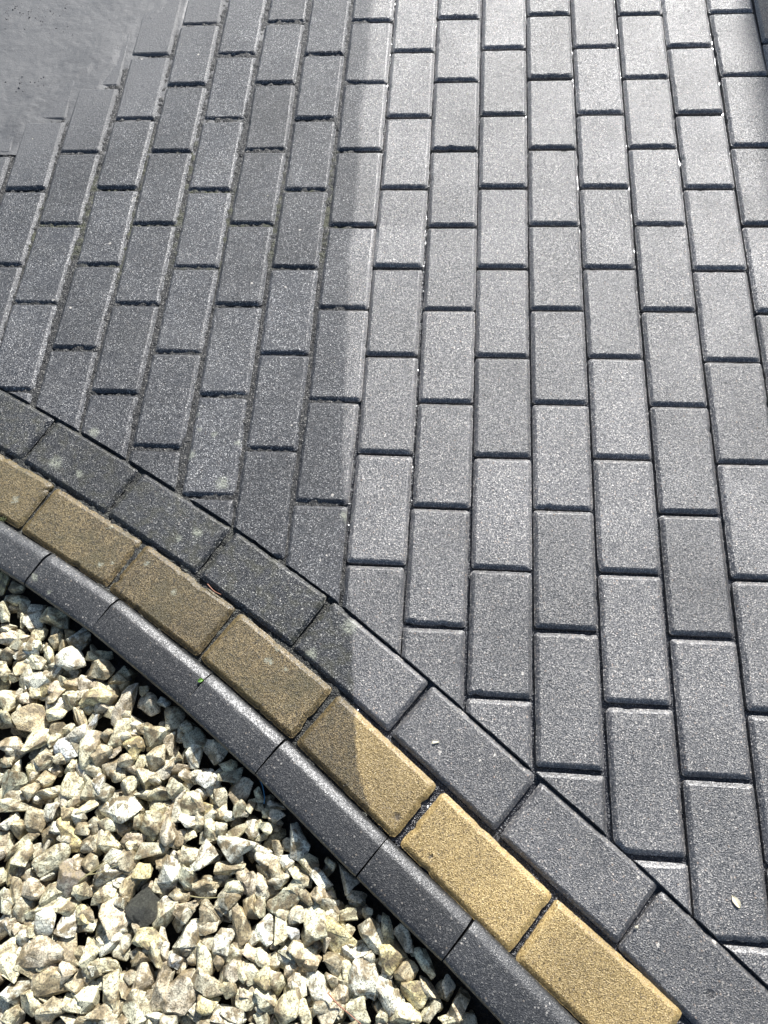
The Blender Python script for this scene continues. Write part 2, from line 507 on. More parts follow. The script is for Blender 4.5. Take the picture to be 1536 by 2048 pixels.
STONES = [[-0.5855, -0.7635, 47.8, 22.3, -1.15, "y"],
[-0.5612, -0.7712, 28.4, 22.1, -0.28, "b"],
[-0.5667, -0.7948, 40.9, 22.0, 0.22, "c"],
[-0.5424, -0.7981, 28.1, 21.8, -1.32, "c"],
[-0.5672, -0.8149, 40.8, 34.5, -0.85, "c"],
[-0.5412, -0.8252, 27.9, 21.7, -1.49, "c"],
[-0.5187, -0.817, 49.3, 33.9, -1.5, "w"],
[-0.4805, -0.8195, 54.7, 39.5, -0.2, "c"],
[-0.5439, -0.8534, 51.1, 37.1, 0.22, "p"],
[-0.4792, -0.8545, 33.3, 33.3, -0.57, "b"],
[-0.4342, -0.8523, 38.7, 32.8, 0.61, "w"],
[-0.4544, -0.845, 24.0, 18.0, 0.05, "b"],
[-0.4594, -0.8659, 27.0, 18.0, 1.24, "b"],
[-0.5181, -0.8756, 45.9, 36.7, 0.32, "w"],
[-0.4994, -0.8651, 24.3, 18.2, -0.42, "c"],
[-0.5455, -0.8852, 40.1, 21.6, 0.62, "b"],
[-0.4768, -0.8818, 39.1, 18.1, -1.16, "c"],
[-0.493, -0.8962, 45.4, 27.2, -0.27, "c"],
[-0.4356, -0.8893, 50.4, 44.5, -0.86, "w"],
[-0.3972, -0.8793, 52.8, 23.5, 0.22, "c"],
[-0.3851, -0.9028, 43.7, 32.0, -0.27, "b"],
[-0.545, -0.9136, 30.8, 18.5, -1.31, "c"],
[-0.5293, -0.9248, 27.5, 26.0, 0.05, "w"],
[-0.4936, -0.9217, 64.8, 31.7, -0.03, "w"],
[-0.5271, -0.9537, 39.6, 33.5, -0.83, "c"],
[-0.5014, -0.951, 33.2, 30.2, -0.41, "p"],
[-0.4677, -0.9362, 26.9, 20.9, -1.33, "y"],
[-0.4852, -0.9436, 24.0, 21.0, 0.05, "c"],
[-0.4315, -0.9251, 32.5, 20.7, 0.05, "b"],
[-0.4071, -0.9225, 32.2, 26.3, -1.18, "p"],
[-0.45, -0.9405, 38.5, 23.7, -1.52, "b"],
[-0.4271, -0.9497, 32.3, 29.4, -0.7, "c"],
[-0.3772, -0.9458, 60.8, 43.4, 0.41, "y"],
[-0.3363, -0.9526, 77.1, 31.4, 1.3, "p"],
[-0.3081, -0.9305, 25.5, 17.0, 0.22, "b"],
[-0.2988, -0.9506, 42.4, 36.7, -0.27, "p"],
[-0.3787, -0.9263, 23.2, 14.5, 0.05, "c"],
[-0.2724, -0.948, 19.6, 18.2, -0.58, "w"],
[-0.2553, -0.9687, 41.8, 33.4, 0.59, "b"],
[-0.2159, -0.9977, 49.5, 33.0, -0.11, "g"],
[-0.2303, -0.9824, 24.9, 19.4, -0.27, "b"],
[-0.4837, -0.9824, 62.8, 50.8, -0.4, "b"],
[-0.4403, -0.9749, 32.4, 26.5, 0.05, "c"],
[-0.4106, -0.9797, 46.7, 35.0, -0.85, "b"],
[-0.3789, -0.9817, 46.2, 28.9, 0.05, "v"],
[-0.518, -0.9881, 36.3, 36.3, 0.05, "c"],
[-0.436, -0.9988, 38.2, 29.4, -0.55, "b"],
[-0.3316, -0.9955, 51.1, 36.9, 1.19, "c"],
[-0.3066, -1.0139, 39.4, 28.2, -1.03, "y"],
[-0.278, -0.9974, 55.9, 42.0, 1.18, "c"],
[-0.2961, -0.986, 28.1, 22.5, 0.06, "b"],
[-0.2496, -1.0082, 33.3, 30.5, -0.88, "p"],
[-0.2104, -1.0231, 35.7, 32.9, 0.06, "w"],
[-0.1806, -1.0141, 40.9, 35.4, -0.42, "p"],
[-0.4665, -1.018, 53.4, 47.5, 0.9, "c"],
[-0.502, -1.0275, 51.1, 30.0, 0.31, "p"],
[-0.3792, -1.0229, 54.7, 43.2, 1.4, "c"],
[-0.4136, -1.0249, 37.9, 32.0, -1.34, "v"],
[-0.4351, -1.0137, 26.4, 23.5, -1.16, "c"],
[-0.3531, -1.0016, 25.7, 22.9, 0.59, "b"],
[-0.3498, -1.036, 45.6, 37.1, -0.4, "b"],
[-0.445, -1.039, 32.4, 23.5, 1.0, "c"],
[-0.2669, -1.0287, 41.8, 30.6, 0.77, "b"],
[-0.2333, -1.0268, 16.6, 16.6, 0.06, "c"],
[-0.1547, -1.0319, 27.1, 19.0, 0.57, "c"],
[-0.3149, -1.0388, 28.2, 25.4, 0.06, "b"],
[-0.5008, -1.052, 36.0, 15.0, -0.1, "c"],
[-0.4888, -1.077, 53.7, 47.8, -1.31, "g"],
[-0.4536, -1.0845, 38.3, 26.5, 1.21, "b"],
[-0.4367, -1.0727, 29.3, 23.4, -0.24, "b"],
[-0.4691, -1.1114, 59.3, 20.7, -0.02, "g"],
[-0.4772, -1.1305, 29.7, 28.2, 0.06, "w"],
[-0.391, -1.076, 40.4, 34.6, -1.0, "c"],
[-0.3496, -1.0735, 42.7, 37.0, -0.4, "w"],
[-0.4292, -1.0925, 32.2, 29.2, -0.53, "b"],
[-0.3759, -1.0963, 43.1, 14.4, 0.68, "c"],
[-0.361, -1.1047, 40.0, 22.9, 0.58, "c"],
[-0.3082, -1.1038, 84.4, 39.4, -0.12, "w"],
[-0.3228, -1.1266, 33.9, 22.6, -0.09, "g"],
[-0.3049, -1.0755, 42.1, 30.9, 0.97, "c"],
[-0.2794, -1.0598, 36.3, 33.5, -0.86, "b"],
[-0.2533, -1.0818, 38.8, 30.5, 0.96, "c"],
[-0.2312, -1.0687, 30.3, 30.3, 0.76, "c"],
[-0.2183, -1.0538, 27.5, 19.2, -0.26, "p"],
[-0.1888, -1.0532, 40.9, 27.3, -0.18, "w"],
[-0.1483, -1.0496, 51.3, 29.7, 0.31, "c"],
[-0.1314, -1.0698, 40.4, 35.0, 0.94, "p"],
[-0.1559, -1.0933, 40.6, 24.3, 1.23, "b"],
[-0.2017, -1.0915, 43.7, 30.1, -0.25, "c"],
[-0.1701, -1.0744, 29.8, 27.1, 1.14, "c"],
[-0.1279, -1.095, 29.6, 24.2, -0.89, "g"],
[-0.1111, -1.0893, 24.1, 21.4, 0.06, "c"],
[-0.4386, -1.1281, 38.1, 38.1, -0.38, "b"],
[-0.4608, -1.1433, 35.5, 32.5, 0.78, "b"],
[-0.4132, -1.1149, 32.0, 32.0, 0.06, "w"],
[-0.3845, -1.143, 57.6, 37.5, -0.98, "y"],
[-0.4081, -1.1468, 34.8, 31.9, -1.15, "b"],
[-0.3615, -1.137, 25.7, 22.9, -0.38, "b"],
[-0.3453, -1.1291, 28.4, 25.6, -0.61, "b"],
[-0.3198, -1.1524, 42.4, 31.1, -0.68, "c"],
[-0.2853, -1.148, 30.8, 25.2, -1.19, "c"],
[-0.2617, -1.1261, 50.0, 38.9, 1.16, "c"],
[-0.2337, -1.1266, 55.1, 41.3, 1.55, "p"],
[-0.2032, -1.1134, 38.3, 30.1, -0.09, "w"],
[-0.1453, -1.1052, 21.6, 16.2, 0.06, "w"],
[-0.1711, -1.1249, 29.9, 24.4, -1.05, "c"],
[-0.1945, -1.1354, 24.6, 19.1, -0.09, "c"],
[-0.1719, -1.1595, 54.3, 46.2, 0.93, "w"],
[-0.1303, -1.1402, 59.2, 51.1, -0.64, "w"],
[-0.1072, -1.1186, 29.5, 24.1, -0.89, "w"],
[-0.2533, -1.1571, 49.9, 24.9, 0.31, "g"],
[-0.44, -1.1737, 55.8, 32.3, 1.42, "c"],
[-0.4619, -1.1684, 38.5, 29.6, 0.58, "c"],
[-0.4025, -1.1801, 55.1, 40.6, 0.58, "c"],
[-0.4594, -1.1972, 44.4, 32.6, 1.42, "y"],
[-0.3694, -1.2021, 50.3, 43.1, -0.81, "d"],
[-0.359, -1.1817, 28.6, 25.8, -0.82, "p"],
[-0.3396, -1.1782, 28.4, 25.6, -0.67, "b"],
[-0.285, -1.1746, 33.6, 30.8, 0.07, "b"],
[-0.2283, -1.1709, 41.3, 30.3, -0.16, "b"],
[-0.2228, -1.188, 49.6, 41.3, -0.53, "w"],
[-0.2578, -1.186, 30.6, 27.8, 0.07, "y"],
[-0.134, -1.1745, 45.8, 27.0, 0.07, "b"],
[-0.3111, -1.1939, 50.8, 36.7, 0.76, "w"],
[-0.2741, -1.2044, 48.9, 43.3, 0.75, "b"],
[-0.1921, -1.1946, 43.8, 26.0, -1.03, "g"],
[-0.1648, -1.197, 40.8, 38.1, 0.93, "b"],
[-0.1268, -1.1987, 35.1, 27.0, 0.39, "c"],
[-0.0977, -1.1904, 37.5, 26.8, -1.25, "p"],
[-0.4183, -1.2184, 40.9, 32.2, -0.22, "p"],
[-0.4405, -1.235, 61.9, 23.6, -1.27, "b"],
[-0.456, -1.2382, 41.5, 20.8, -1.21, "g"],
[-0.3898, -1.2219, 43.5, 26.1, 0.66, "c"],
[-0.3396, -1.2174, 31.4, 28.5, -0.23, "c"],
[-0.3097, -1.2239, 48.1, 31.1, 0.85, "c"],
[-0.2509, -1.2347, 55.7, 51.5, -0.84, "k"],
[-0.2205, -1.241, 52.5, 33.2, 1.13, "c"],
[-0.203, -1.2167, 30.2, 19.2, -0.08, "b"],
[-0.2939, -1.2461, 57.8, 49.3, -0.59, "p"],
[-0.3991, -1.245, 58.2, 17.5, 0.39, "g"],
[-0.3639, -1.2362, 37.4, 28.8, -0.22, "c"],
[-0.3834, -1.2586, 52.2, 37.7, 0.57, "w"],
[-0.3525, -1.2586, 51.7, 31.6, 1.17, "w"],
[-0.3362, -1.2491, 31.4, 22.8, -1.16, "y"],
[-0.2375, -1.267, 44.5, 27.8, -0.15, "y"],
[-0.1826, -1.2652, 60.4, 35.7, 0.92, "w"],
[-0.1588, -1.2346, 43.6, 38.1, -0.38, "b"],
[-0.1885, -1.2304, 38.4, 24.7, 0.56, "p"],
[-0.1366, -1.2226, 27.1, 21.7, -0.23, "b"],
[-0.4464, -1.2693, 38.5, 20.8, -1.12, "w"],
[-0.4129, -1.2691, 38.1, 23.4, -0.22, "c"],
[-0.4297, -1.2713, 20.6, 17.7, 0.07, "p"],
[-0.386, -1.293, 67.0, 52.4, 0.07, "p"],
[-0.418, -1.2829, 29.4, 26.5, -0.49, "w"],
[-0.4324, -1.3076, 71.1, 35.6, -1.21, "c"],
[-0.3953, -1.319, 55.7, 29.3, -0.42, "c"],
[-0.3214, -1.2934, 51.4, 37.1, 0.84, "c"],
[-0.2831, -1.2805, 47.9, 33.8, 0.56, "w"],
[-0.3481, -1.2933, 48.9, 25.9, -1.15, "b"],
[-0.3425, -1.3171, 28.8, 25.9, -0.8, "p"],
[-0.2459, -1.292, 36.4, 33.6, -0.36, "b"],
[-0.216, -1.2858, 38.8, 36.1, -0.37, "c"],
[-0.1941, -1.2953, 30.4, 24.9, 0.07, "v"],
[-0.1569, -1.2916, 52.0, 35.6, -1.02, "c"],
[-0.129, -1.2654, 38.0, 29.9, 1.31, "w"],
[-0.1067, -1.2475, 51.3, 29.7, -1.05, "b"],
[-0.1147, -1.2825, 32.5, 29.8, 0.91, "c"],
[-0.0962, -1.2198, 34.9, 29.5, -0.88, "b"],
[-0.0883, -1.2786, 29.7, 27.0, -0.38, "p"],
[-0.1373, -1.3119, 52.0, 41.0, 0.07, "b"],
[-0.0992, -1.3013, 29.8, 24.4, -1.23, "c"],
[-0.0829, -1.302, 29.7, 24.3, -0.86, "c"],
[-0.2448, -1.3159, 50.5, 39.3, -0.99, "p"],
[-0.285, -1.3059, 42.5, 19.8, -0.07, "c"],
[-0.3051, -1.3124, 19.9, 17.1, 0.07, "w"],
[-0.4118, -1.3441, 41.4, 38.4, -0.2, "w"],
[-0.3577, -1.3342, 46.4, 40.6, -0.21, "b"],
[-0.3859, -1.3559, 38.2, 35.2, -0.62, "c"],
[-0.207, -1.3288, 64.0, 33.4, 1.33, "p"],
[-0.1802, -1.3346, 69.2, 41.5, 1.01, "p"],
[-0.31, -1.3444, 43.0, 37.3, -1.15, "c"],
[-0.2763, -1.336, 53.9, 31.2, -1.16, "c"],
[-0.238, -1.3506, 47.8, 45.0, 0.38, "c"],
[-0.2803, -1.3615, 51.3, 31.3, 0.08, "b"],
[-0.3279, -1.3593, 34.6, 31.8, -0.34, "c"],
[-0.1397, -1.3412, 35.7, 30.2, -0.21, "y"],
[-0.1087, -1.3484, 60.2, 32.8, 0.19, "w"],
[-0.1126, -1.3218, 27.3, 21.8, -0.07, "c"],
[-0.0884, -1.3297, 35.3, 29.9, -0.85, "c"],
[-0.3587, -1.3694, 43.8, 32.1, 0.55, "b"],
[-0.4096, -1.3752, 26.7, 23.7, 0.08, "c"],
[-0.2148, -1.3622, 36.4, 22.4, -0.21, "w"],
[-0.1558, -1.3558, 24.9, 19.3, -0.21, "b"],
[-0.3295, -1.3321, 31.6, 25.9, 0.94, "b"],
[-0.26, -1.3348, 45.2, 19.8, -1.17, "c"],
[-0.1017, -1.0726, 24.1, 16.1, -1.44, "g"],
[-0.0763, -1.0849, 29.3, 12.0, -0.18, "p"],
[-0.0886, -1.0971, 16.0, 13.3, 0.06, "c"],
[-0.0731, -1.1018, 29.3, 21.3, -0.1, "p"],
[-0.0862, -1.1162, 26.7, 24.0, -0.9, "g"],
[-0.0439, -1.1302, 62.3, 31.8, -1.0, "w"],
[-0.1006, -1.091, 18.7, 16.0, 0.06, "c"],
[-0.085, -1.1549, 42.7, 26.7, -0.89, "w"],
[-0.0993, -1.1204, 32.1, 21.4, -1.25, "c"],
[-0.0514, -1.1614, 37.2, 21.2, -1.08, "w"],
[-0.066, -1.1405, 34.6, 16.0, -1.17, "b"],
[-0.0197, -1.1637, 37.0, 31.7, -0.4, "c"],
[-0.0303, -1.1773, 39.8, 23.9, -0.81, "c"],
[-0.0628, -1.1773, 39.9, 24.0, -1.26, "b"],
[-0.0001, -1.1795, 37.0, 26.4, -0.48, "w"],
[0.0341, -1.1751, 42.1, 26.3, -0.74, "p"],
[0.0123, -1.1583, 21.1, 13.2, -0.74, "b"],
[0.0525, -1.1971, 31.6, 18.4, -0.09, "p"],
[-0.0485, -1.2071, 50.6, 31.9, 0.63, "g"],
[-0.0857, -1.1874, 29.4, 18.7, -1.25, "p"],
[-0.0018, -1.1987, 26.4, 21.2, -0.56, "p"],
[0.0164, -1.2162, 58.1, 34.3, -1.0, "y"],
[-0.0205, -1.2021, 31.8, 15.9, -0.9, "c"],
[-0.004, -1.2362, 63.7, 45.1, -1.27, "c"],
[-0.031, -1.2257, 29.3, 23.9, 0.9, "p"],
[0.0425, -1.2186, 29.0, 23.7, -0.24, "c"],
[0.0702, -1.2146, 28.9, 18.4, -0.92, "b"],
[0.0908, -1.2265, 47.3, 21.0, -1.11, "c"],
[0.0334, -1.2498, 60.9, 47.6, -0.9, "y"],
[0.077, -1.2447, 52.7, 36.9, -0.74, "w"],
[0.0623, -1.2638, 47.6, 23.8, 0.22, "w"],
[-0.0766, -1.2495, 51.0, 29.5, -1.25, "w"],
[-0.0508, -1.2487, 48.1, 24.1, -1.35, "c"],
[-0.0341, -1.2505, 21.3, 20.0, 0.07, "v"],
[-0.0805, -1.2188, 32.1, 24.1, -0.88, "c"],
[0.1219, -1.2455, 44.7, 21.0, -1.12, "p"],
[0.1034, -1.2628, 58.0, 39.6, -1.11, "y"],
[0.1339, -1.2586, 15.8, 10.5, -1.52, "c"],
[0.1513, -1.2672, 52.7, 18.4, -0.93, "c"],
[0.1272, -1.2827, 31.7, 29.1, 0.69, "b"],
[0.1826, -1.2941, 34.4, 18.5, -1.13, "p"],
[0.1954, -1.3159, 39.8, 37.2, -0.74, "p"],
[0.1628, -1.3013, 39.7, 29.1, -0.74, "p"],
[0.1385, -1.3069, 45.0, 39.7, -0.92, "y"],
[0.069, -1.2928, 61.0, 45.1, -0.9, "w"],
[0.104, -1.3095, 50.4, 34.5, -1.2, "w"],
[-0.0155, -1.2714, 45.3, 29.3, -0.46, "c"],
[-0.0381, -1.277, 26.8, 16.1, -0.08, "g"],
[-0.0728, -1.2795, 29.6, 21.5, -1.05, "c"],
[-0.07, -1.3011, 37.8, 27.0, -0.87, "y"],
[-0.0283, -1.2921, 26.8, 24.1, -0.38, "p"],
[-0.0047, -1.2864, 32.0, 26.7, 0.07, "p"],
[0.0246, -1.2804, 39.9, 29.2, -0.38, "b"],
[0.0459, -1.2886, 29.2, 21.2, -0.72, "c"],
[0.034, -1.3089, 40.0, 32.0, -0.89, "p"],
[-0.0478, -1.3131, 45.8, 24.2, -1.25, "c"],
[-0.0245, -1.3055, 21.5, 21.5, 0.07, "p"],
[0.005, -1.315, 64.2, 32.1, -0.98, "w"],
[-0.0618, -1.3296, 43.3, 27.1, -0.86, "c"],
[-0.0311, -1.3387, 59.3, 37.8, 0.7, "c"],
[-0.0104, -1.341, 51.1, 24.2, -0.87, "c"],
[0.0365, -1.3374, 53.5, 34.8, 0.61, "p"],
[0.0653, -1.3333, 45.4, 34.7, -0.54, "g"],
[0.1254, -1.3325, 50.6, 29.3, -0.15, "c"],
[0.1627, -1.3278, 34.6, 23.9, 0.52, "b"],
[0.1871, -1.3362, 42.6, 13.3, 0.08, "c"],
[0.0969, -1.3384, 21.3, 16.0, 0.08, "g"]]
MISC = {"leaf": [-0.2052, -0.916, 0.017], "chip1": [0.5637, -1.167, 0.0], "chip2": [0.1562, -0.9867, 0.0], "chip3": [0.4312, -1.2059, 0.0], "thread": [[-0.1046, -1.0497, -0.012],
[-0.0992, -1.0564, -0.012],
[-0.095, -1.0659, -0.012],
[-0.0923, -1.0755, -0.012],
[-0.0918, -1.0851, -0.012]], "twig": [[0.0242, -1.3131, -0.008],
[0.0387, -1.3251, -0.008],
[0.0528, -1.3336, -0.008],
[0.0647, -1.3411, -0.008],
[0.0716, -1.3451, -0.008]], "grass": [[[-0.3438, -1.2023, -0.006],
[-0.3212, -1.1865, -0.006],
[-0.2887, -1.1635, -0.006]],
[[-0.3447, -1.2049, -0.006],
[-0.3186, -1.1812, -0.006],
[-0.2953, -1.1678, -0.006]],
[[-0.3379, -1.1954, -0.006],
[-0.3166, -1.1908, -0.006],
[-0.2895, -1.1779, -0.006]],
[[-0.1806, -1.2117, -0.006],
[-0.1588, -1.2127, -0.006],
[-0.1305, -1.2095, -0.006]]], "needle": [[[-0.4478, -0.7479, 0.001],
[-0.4347, -0.7561, 0.001],
[-0.4208, -0.7607, 0.001]],
[[-0.2244, -0.7576, 0.001],
[-0.2118, -0.7689, 0.001],
[-0.1993, -0.7743, 0.001]]], "tuft": [-0.3596, -0.9028, -0.03], "tuft2": [-0.6066, -0.6579, 0.0], "silt": [[-1.0447, 0.2922],
[-0.9152, 0.2979],
[-0.8311, 0.2704],
[-0.7996, 0.3162],
[-0.7631, 0.374],
[-0.7196, 0.4166],
[-0.6627, 0.4283],
[-0.6418, 0.5108],
[-0.6226, 0.5963],
[-0.5551, 0.683],
[-0.5052, 0.7546],
[-0.482, 0.9274]], "crumbs": [[-0.9352, 0.6882],
[-0.915, 0.66],
[-0.8635, 0.6581],
[-0.8223, 0.6712],
[-0.9488, 0.643],
[-0.8672, 0.6222],
[-0.8273, 0.4158],
[-0.8239, 0.5994]], "moss": [[-0.6457, 0.0002, 0.1],
[-0.4987, -0.0391, 0.08],
[-0.3963, 0.0671, 0.1],
[-0.3173, 0.0002, 0.12],
[-0.1948, 0.0132, 0.1],
[-0.1128, 0.0131, 0.1],
[-0.4511, 0.1651, 0.09],
[-0.5851, 0.0678, 0.08],
[-0.1101, 0.0929, 0.1]]}


rnd = random.Random(11)
rng = np.random.default_rng(5)

# ------------------------------------------------------------------ helpers
def tag(o, label=None, cat=None, group=None, kind=None):
    if label: o['label'] = label
    if cat: o['category'] = cat
    if group: o['group'] = group
    if kind: o['kind'] = kind
    return o

def link(name, me, mat=None, parent=None):
    o = bpy.data.objects.new(name, me)
    COL.objects.link(o)
    if mat: me.materials.append(mat)
    if parent: o.parent = parent
    return o

def vnoise(x, y, seed, cell):
    """smooth lattice noise on arrays, about -1..1"""
    r = np.random.default_rng(seed)
    t = r.uniform(-1, 1, (256, 256))
    u = x / cell + 91.3; v = y / cell + 47.7
    i = np.floor(u).astype(int); j = np.floor(v).astype(int)
    fu = u - i; fv = v - j
    fu = fu * fu * (3 - 2 * fu); fv = fv * fv * (3 - 2 * fv)
    a = t[i & 255, j & 255]; b = t[(i + 1) & 255, j & 255]
    c = t[i & 255, (j + 1) & 255]; d = t[(i + 1) & 255, (j + 1) & 255]
    return (a * (1 - fu) + b * fu) * (1 - fv) + (c * (1 - fu) + d * fu) * fv

def grid_mesh(name, x0, x1, y0, y1, res, zf, keep=None):
    nx = int((x1 - x0) / res) + 1; ny = int((y1 - y0) / res) + 1
    X, Y = np.meshgrid(np.linspace(x0, x1, nx), np.linspace(y0, y1, ny), indexing='ij')
    Z = zf(X, Y)
    co = np.stack([X, Y, Z], -1).reshape(-1, 3)
    idx = np.arange(nx * ny).reshape(nx, ny)
    q = np.stack([idx[:-1, :-1], idx[1:, :-1], idx[1:, 1:], idx[:-1, 1:]], -1).reshape(-1, 4)
    if keep is not None:
        k = keep(X, Y, Z)
        kq = k[:-1, :-1] | k[1:, :-1] | k[1:, 1:] | k[:-1, 1:]
        q = q[kq.reshape(-1)]
    me = bpy.data.meshes.new(name)
    me.vertices.add(len(co)); me.vertices.foreach_set('co', co.ravel())
    me.loops.add(len(q) * 4); me.loops.foreach_set('vertex_index', q.ravel())
    me.polygons.add(len(q))
    me.polygons.foreach_set('loop_start', np.arange(0, len(q) * 4, 4))
    me.polygons.foreach_set('use_smooth', np.ones(len(q), bool))
    me.update(calc_edges=True); me.validate()
    return me

WX = np.array([p[0] for p in WASH]); WY = np.array([p[1] for p in WASH])
_o = np.argsort(WY); WX = WX[_o]; WY = WY[_o]
def wash_x(y): return np.interp(y, WY, WX)

# ------------------------------------------------------------------ node helpers
class NT:
    def __init__(s, name):
        s.m = bpy.data.materials.new(name); s.m.use_nodes = True
        s.t = s.m.node_tree; s.b = s.t.nodes['Principled BSDF']
    def n(s, typ, **k):
        nd = s.t.nodes.new('ShaderNode' + typ)
        for a, v in k.items(): setattr(nd, a, v)
        return nd
    def l(s, a, b): s.t.links.new(a, b)
    def put(s, sock, v):
        if hasattr(v, 'is_linked') or hasattr(v, 'links'): s.l(v, sock)
        else: sock.default_value = v
    def math(s, op, a, b=0.0, c=None, clamp=False):
        nd = s.n('Math', operation=op, use_clamp=clamp)
        s.put(nd.inputs[0], a); s.put(nd.inputs[1], b)
        if c is not None: s.put(nd.inputs[2], c)
        return nd.outputs[0]
    def rng(s, v, a, b, c=0.0, d=1.0, smooth=True):
        nd = s.n('MapRange', interpolation_type='SMOOTHSTEP' if smooth else 'LINEAR')
        s.put(nd.inputs[0], v)
        for i, q in enumerate((a, b, c, d)): s.put(nd.inputs[1 + i], q)
        return nd.outputs[0]
    def mix(s, f, a, b, blend='MIX'):
        nd = s.n('Mix', data_type='RGBA', blend_type=blend)
        s.put(nd.inputs[0], f)
        for k, v in ((6, a), (7, b)):
            if isinstance(v, tuple): v = (*v[:3], 1)
            s.put(nd.inputs[k], v)
        return nd.outputs[2]
    def pos(s):
        return s.n('NewGeometry').outputs['Position']
    def noise(s, vec, scale, det=2.0, rough=.5, out='Fac', dist=0.0):
        nd = s.n('TexNoise'); s.l(vec, nd.inputs['Vector'])
        nd.inputs['Scale'].default_value = scale; nd.inputs['Detail'].default_value = det
        nd.inputs['Roughness'].default_value = rough; nd.inputs['Distortion'].default_value = dist
        return nd.outputs[out]
    def voro(s, vec, scale, feat='F1', rand=1.0):
        nd = s.n('TexVoronoi', feature=feat); s.l(vec, nd.inputs['Vector'])
        nd.inputs['Scale'].default_value = scale; nd.inputs['Randomness'].default_value = rand
        return nd
    def ramp(s, f, stops, interp='LINEAR'):
        nd = s.n('ValToRGB'); s.l(f, nd.inputs[0]); cr = nd.color_ramp; cr.interpolation = interp
        while len(cr.elements) < len(stops): cr.elements.new(.5)
        for e, (p, c) in zip(cr.elements, stops): e.position = p; e.color = (*c[:3], 1)
        return nd.outputs[0]
    def spots(s, vec, items, soft=.35):
        acc = None
        for x, y, r in items:
            d = s.n('VectorMath', operation='DISTANCE'); s.l(vec, d.inputs[0]); d.inputs[1].default_value = (x, y, 0)
            v = s.rng(d.outputs['Value'], r * (1 + soft), r * (1 - soft))
            acc = v if acc is None else s.math('MAXIMUM', acc, v)
        return acc
    def flat(s, vec):
        nd = s.n('VectorMath', operation='MULTIPLY'); s.l(vec, nd.inputs[0]); nd.inputs[1].default_value = (1, 1, 0)
        return nd.outputs[0]
    def warp(s, vec, scale, amt):
        c = s.noise(vec, scale, 2, .5, 'Color')
        a = s.n('VectorMath', operation='SUBTRACT'); s.l(c, a.inputs[0]); a.inputs[1].default_value = (.5, .5, .5)
        b = s.n('VectorMath', operation='SCALE'); s.l(a.outputs[0], b.inputs[0]); b.inputs['Scale'].default_value = amt
        d = s.n('VectorMath', operation='ADD'); s.l(vec, d.inputs[0]); s.l(b.outputs[0], d.inputs[1])
        return d.outputs[0]
    def bump(s, h, dist, strength=1.0, prev=None):
        nd = s.n('Bump'); s.l(h, nd.inputs['Height']); nd.inputs['Distance'].default_value = dist
        s.put(nd.inputs['Strength'], strength)
        if prev is not None: s.l(prev, nd.inputs['Normal'])
        return nd.outputs[0]
    def washmask(s, vec):
        """0 = never cleaned, 1 = pressure washed; the edge follows the line the washer left"""
        xyz = s.n('SeparateXYZ'); s.l(vec, xyz.inputs[0])
        fc = s.n('FloatCurve')
        c = fc.mapping.curves[0]
        y0, y1 = float(WY[0]), float(WY[-1])
        pts = [((yy - y0) / (y1 - y0), xx * 2 + .5) for xx, yy in zip(WX, WY)]
        c.points[0].location = pts[0]; c.points[1].location = pts[-1]
        for p_ in pts[1:-1]: c.points.new(*p_)
        for p_ in c.points: p_.handle_type = 'VECTOR'
        fc.mapping.update()
        t = s.rng(xyz.outputs[1], y0, y1, 0., 1., False)
        s.l(t, fc.inputs['Value'])
        bx = s.math('MULTIPLY', s.math('SUBTRACT', fc.outputs[0], .5), .5)
        d = s.math('SUBTRACT', xyz.outputs[0], bx)
        n1 = s.math('MULTIPLY', s.math('SUBTRACT', s.noise(vec, 60, 3, .6), .5), .010)
        d = s.math('ADD', d, n1)
        w = s.rng(xyz.outputs[1], -.9, .6, .0030, .011, False)
        return s.rng(d, s.math('MULTIPLY', w, -1), w), d, xyz

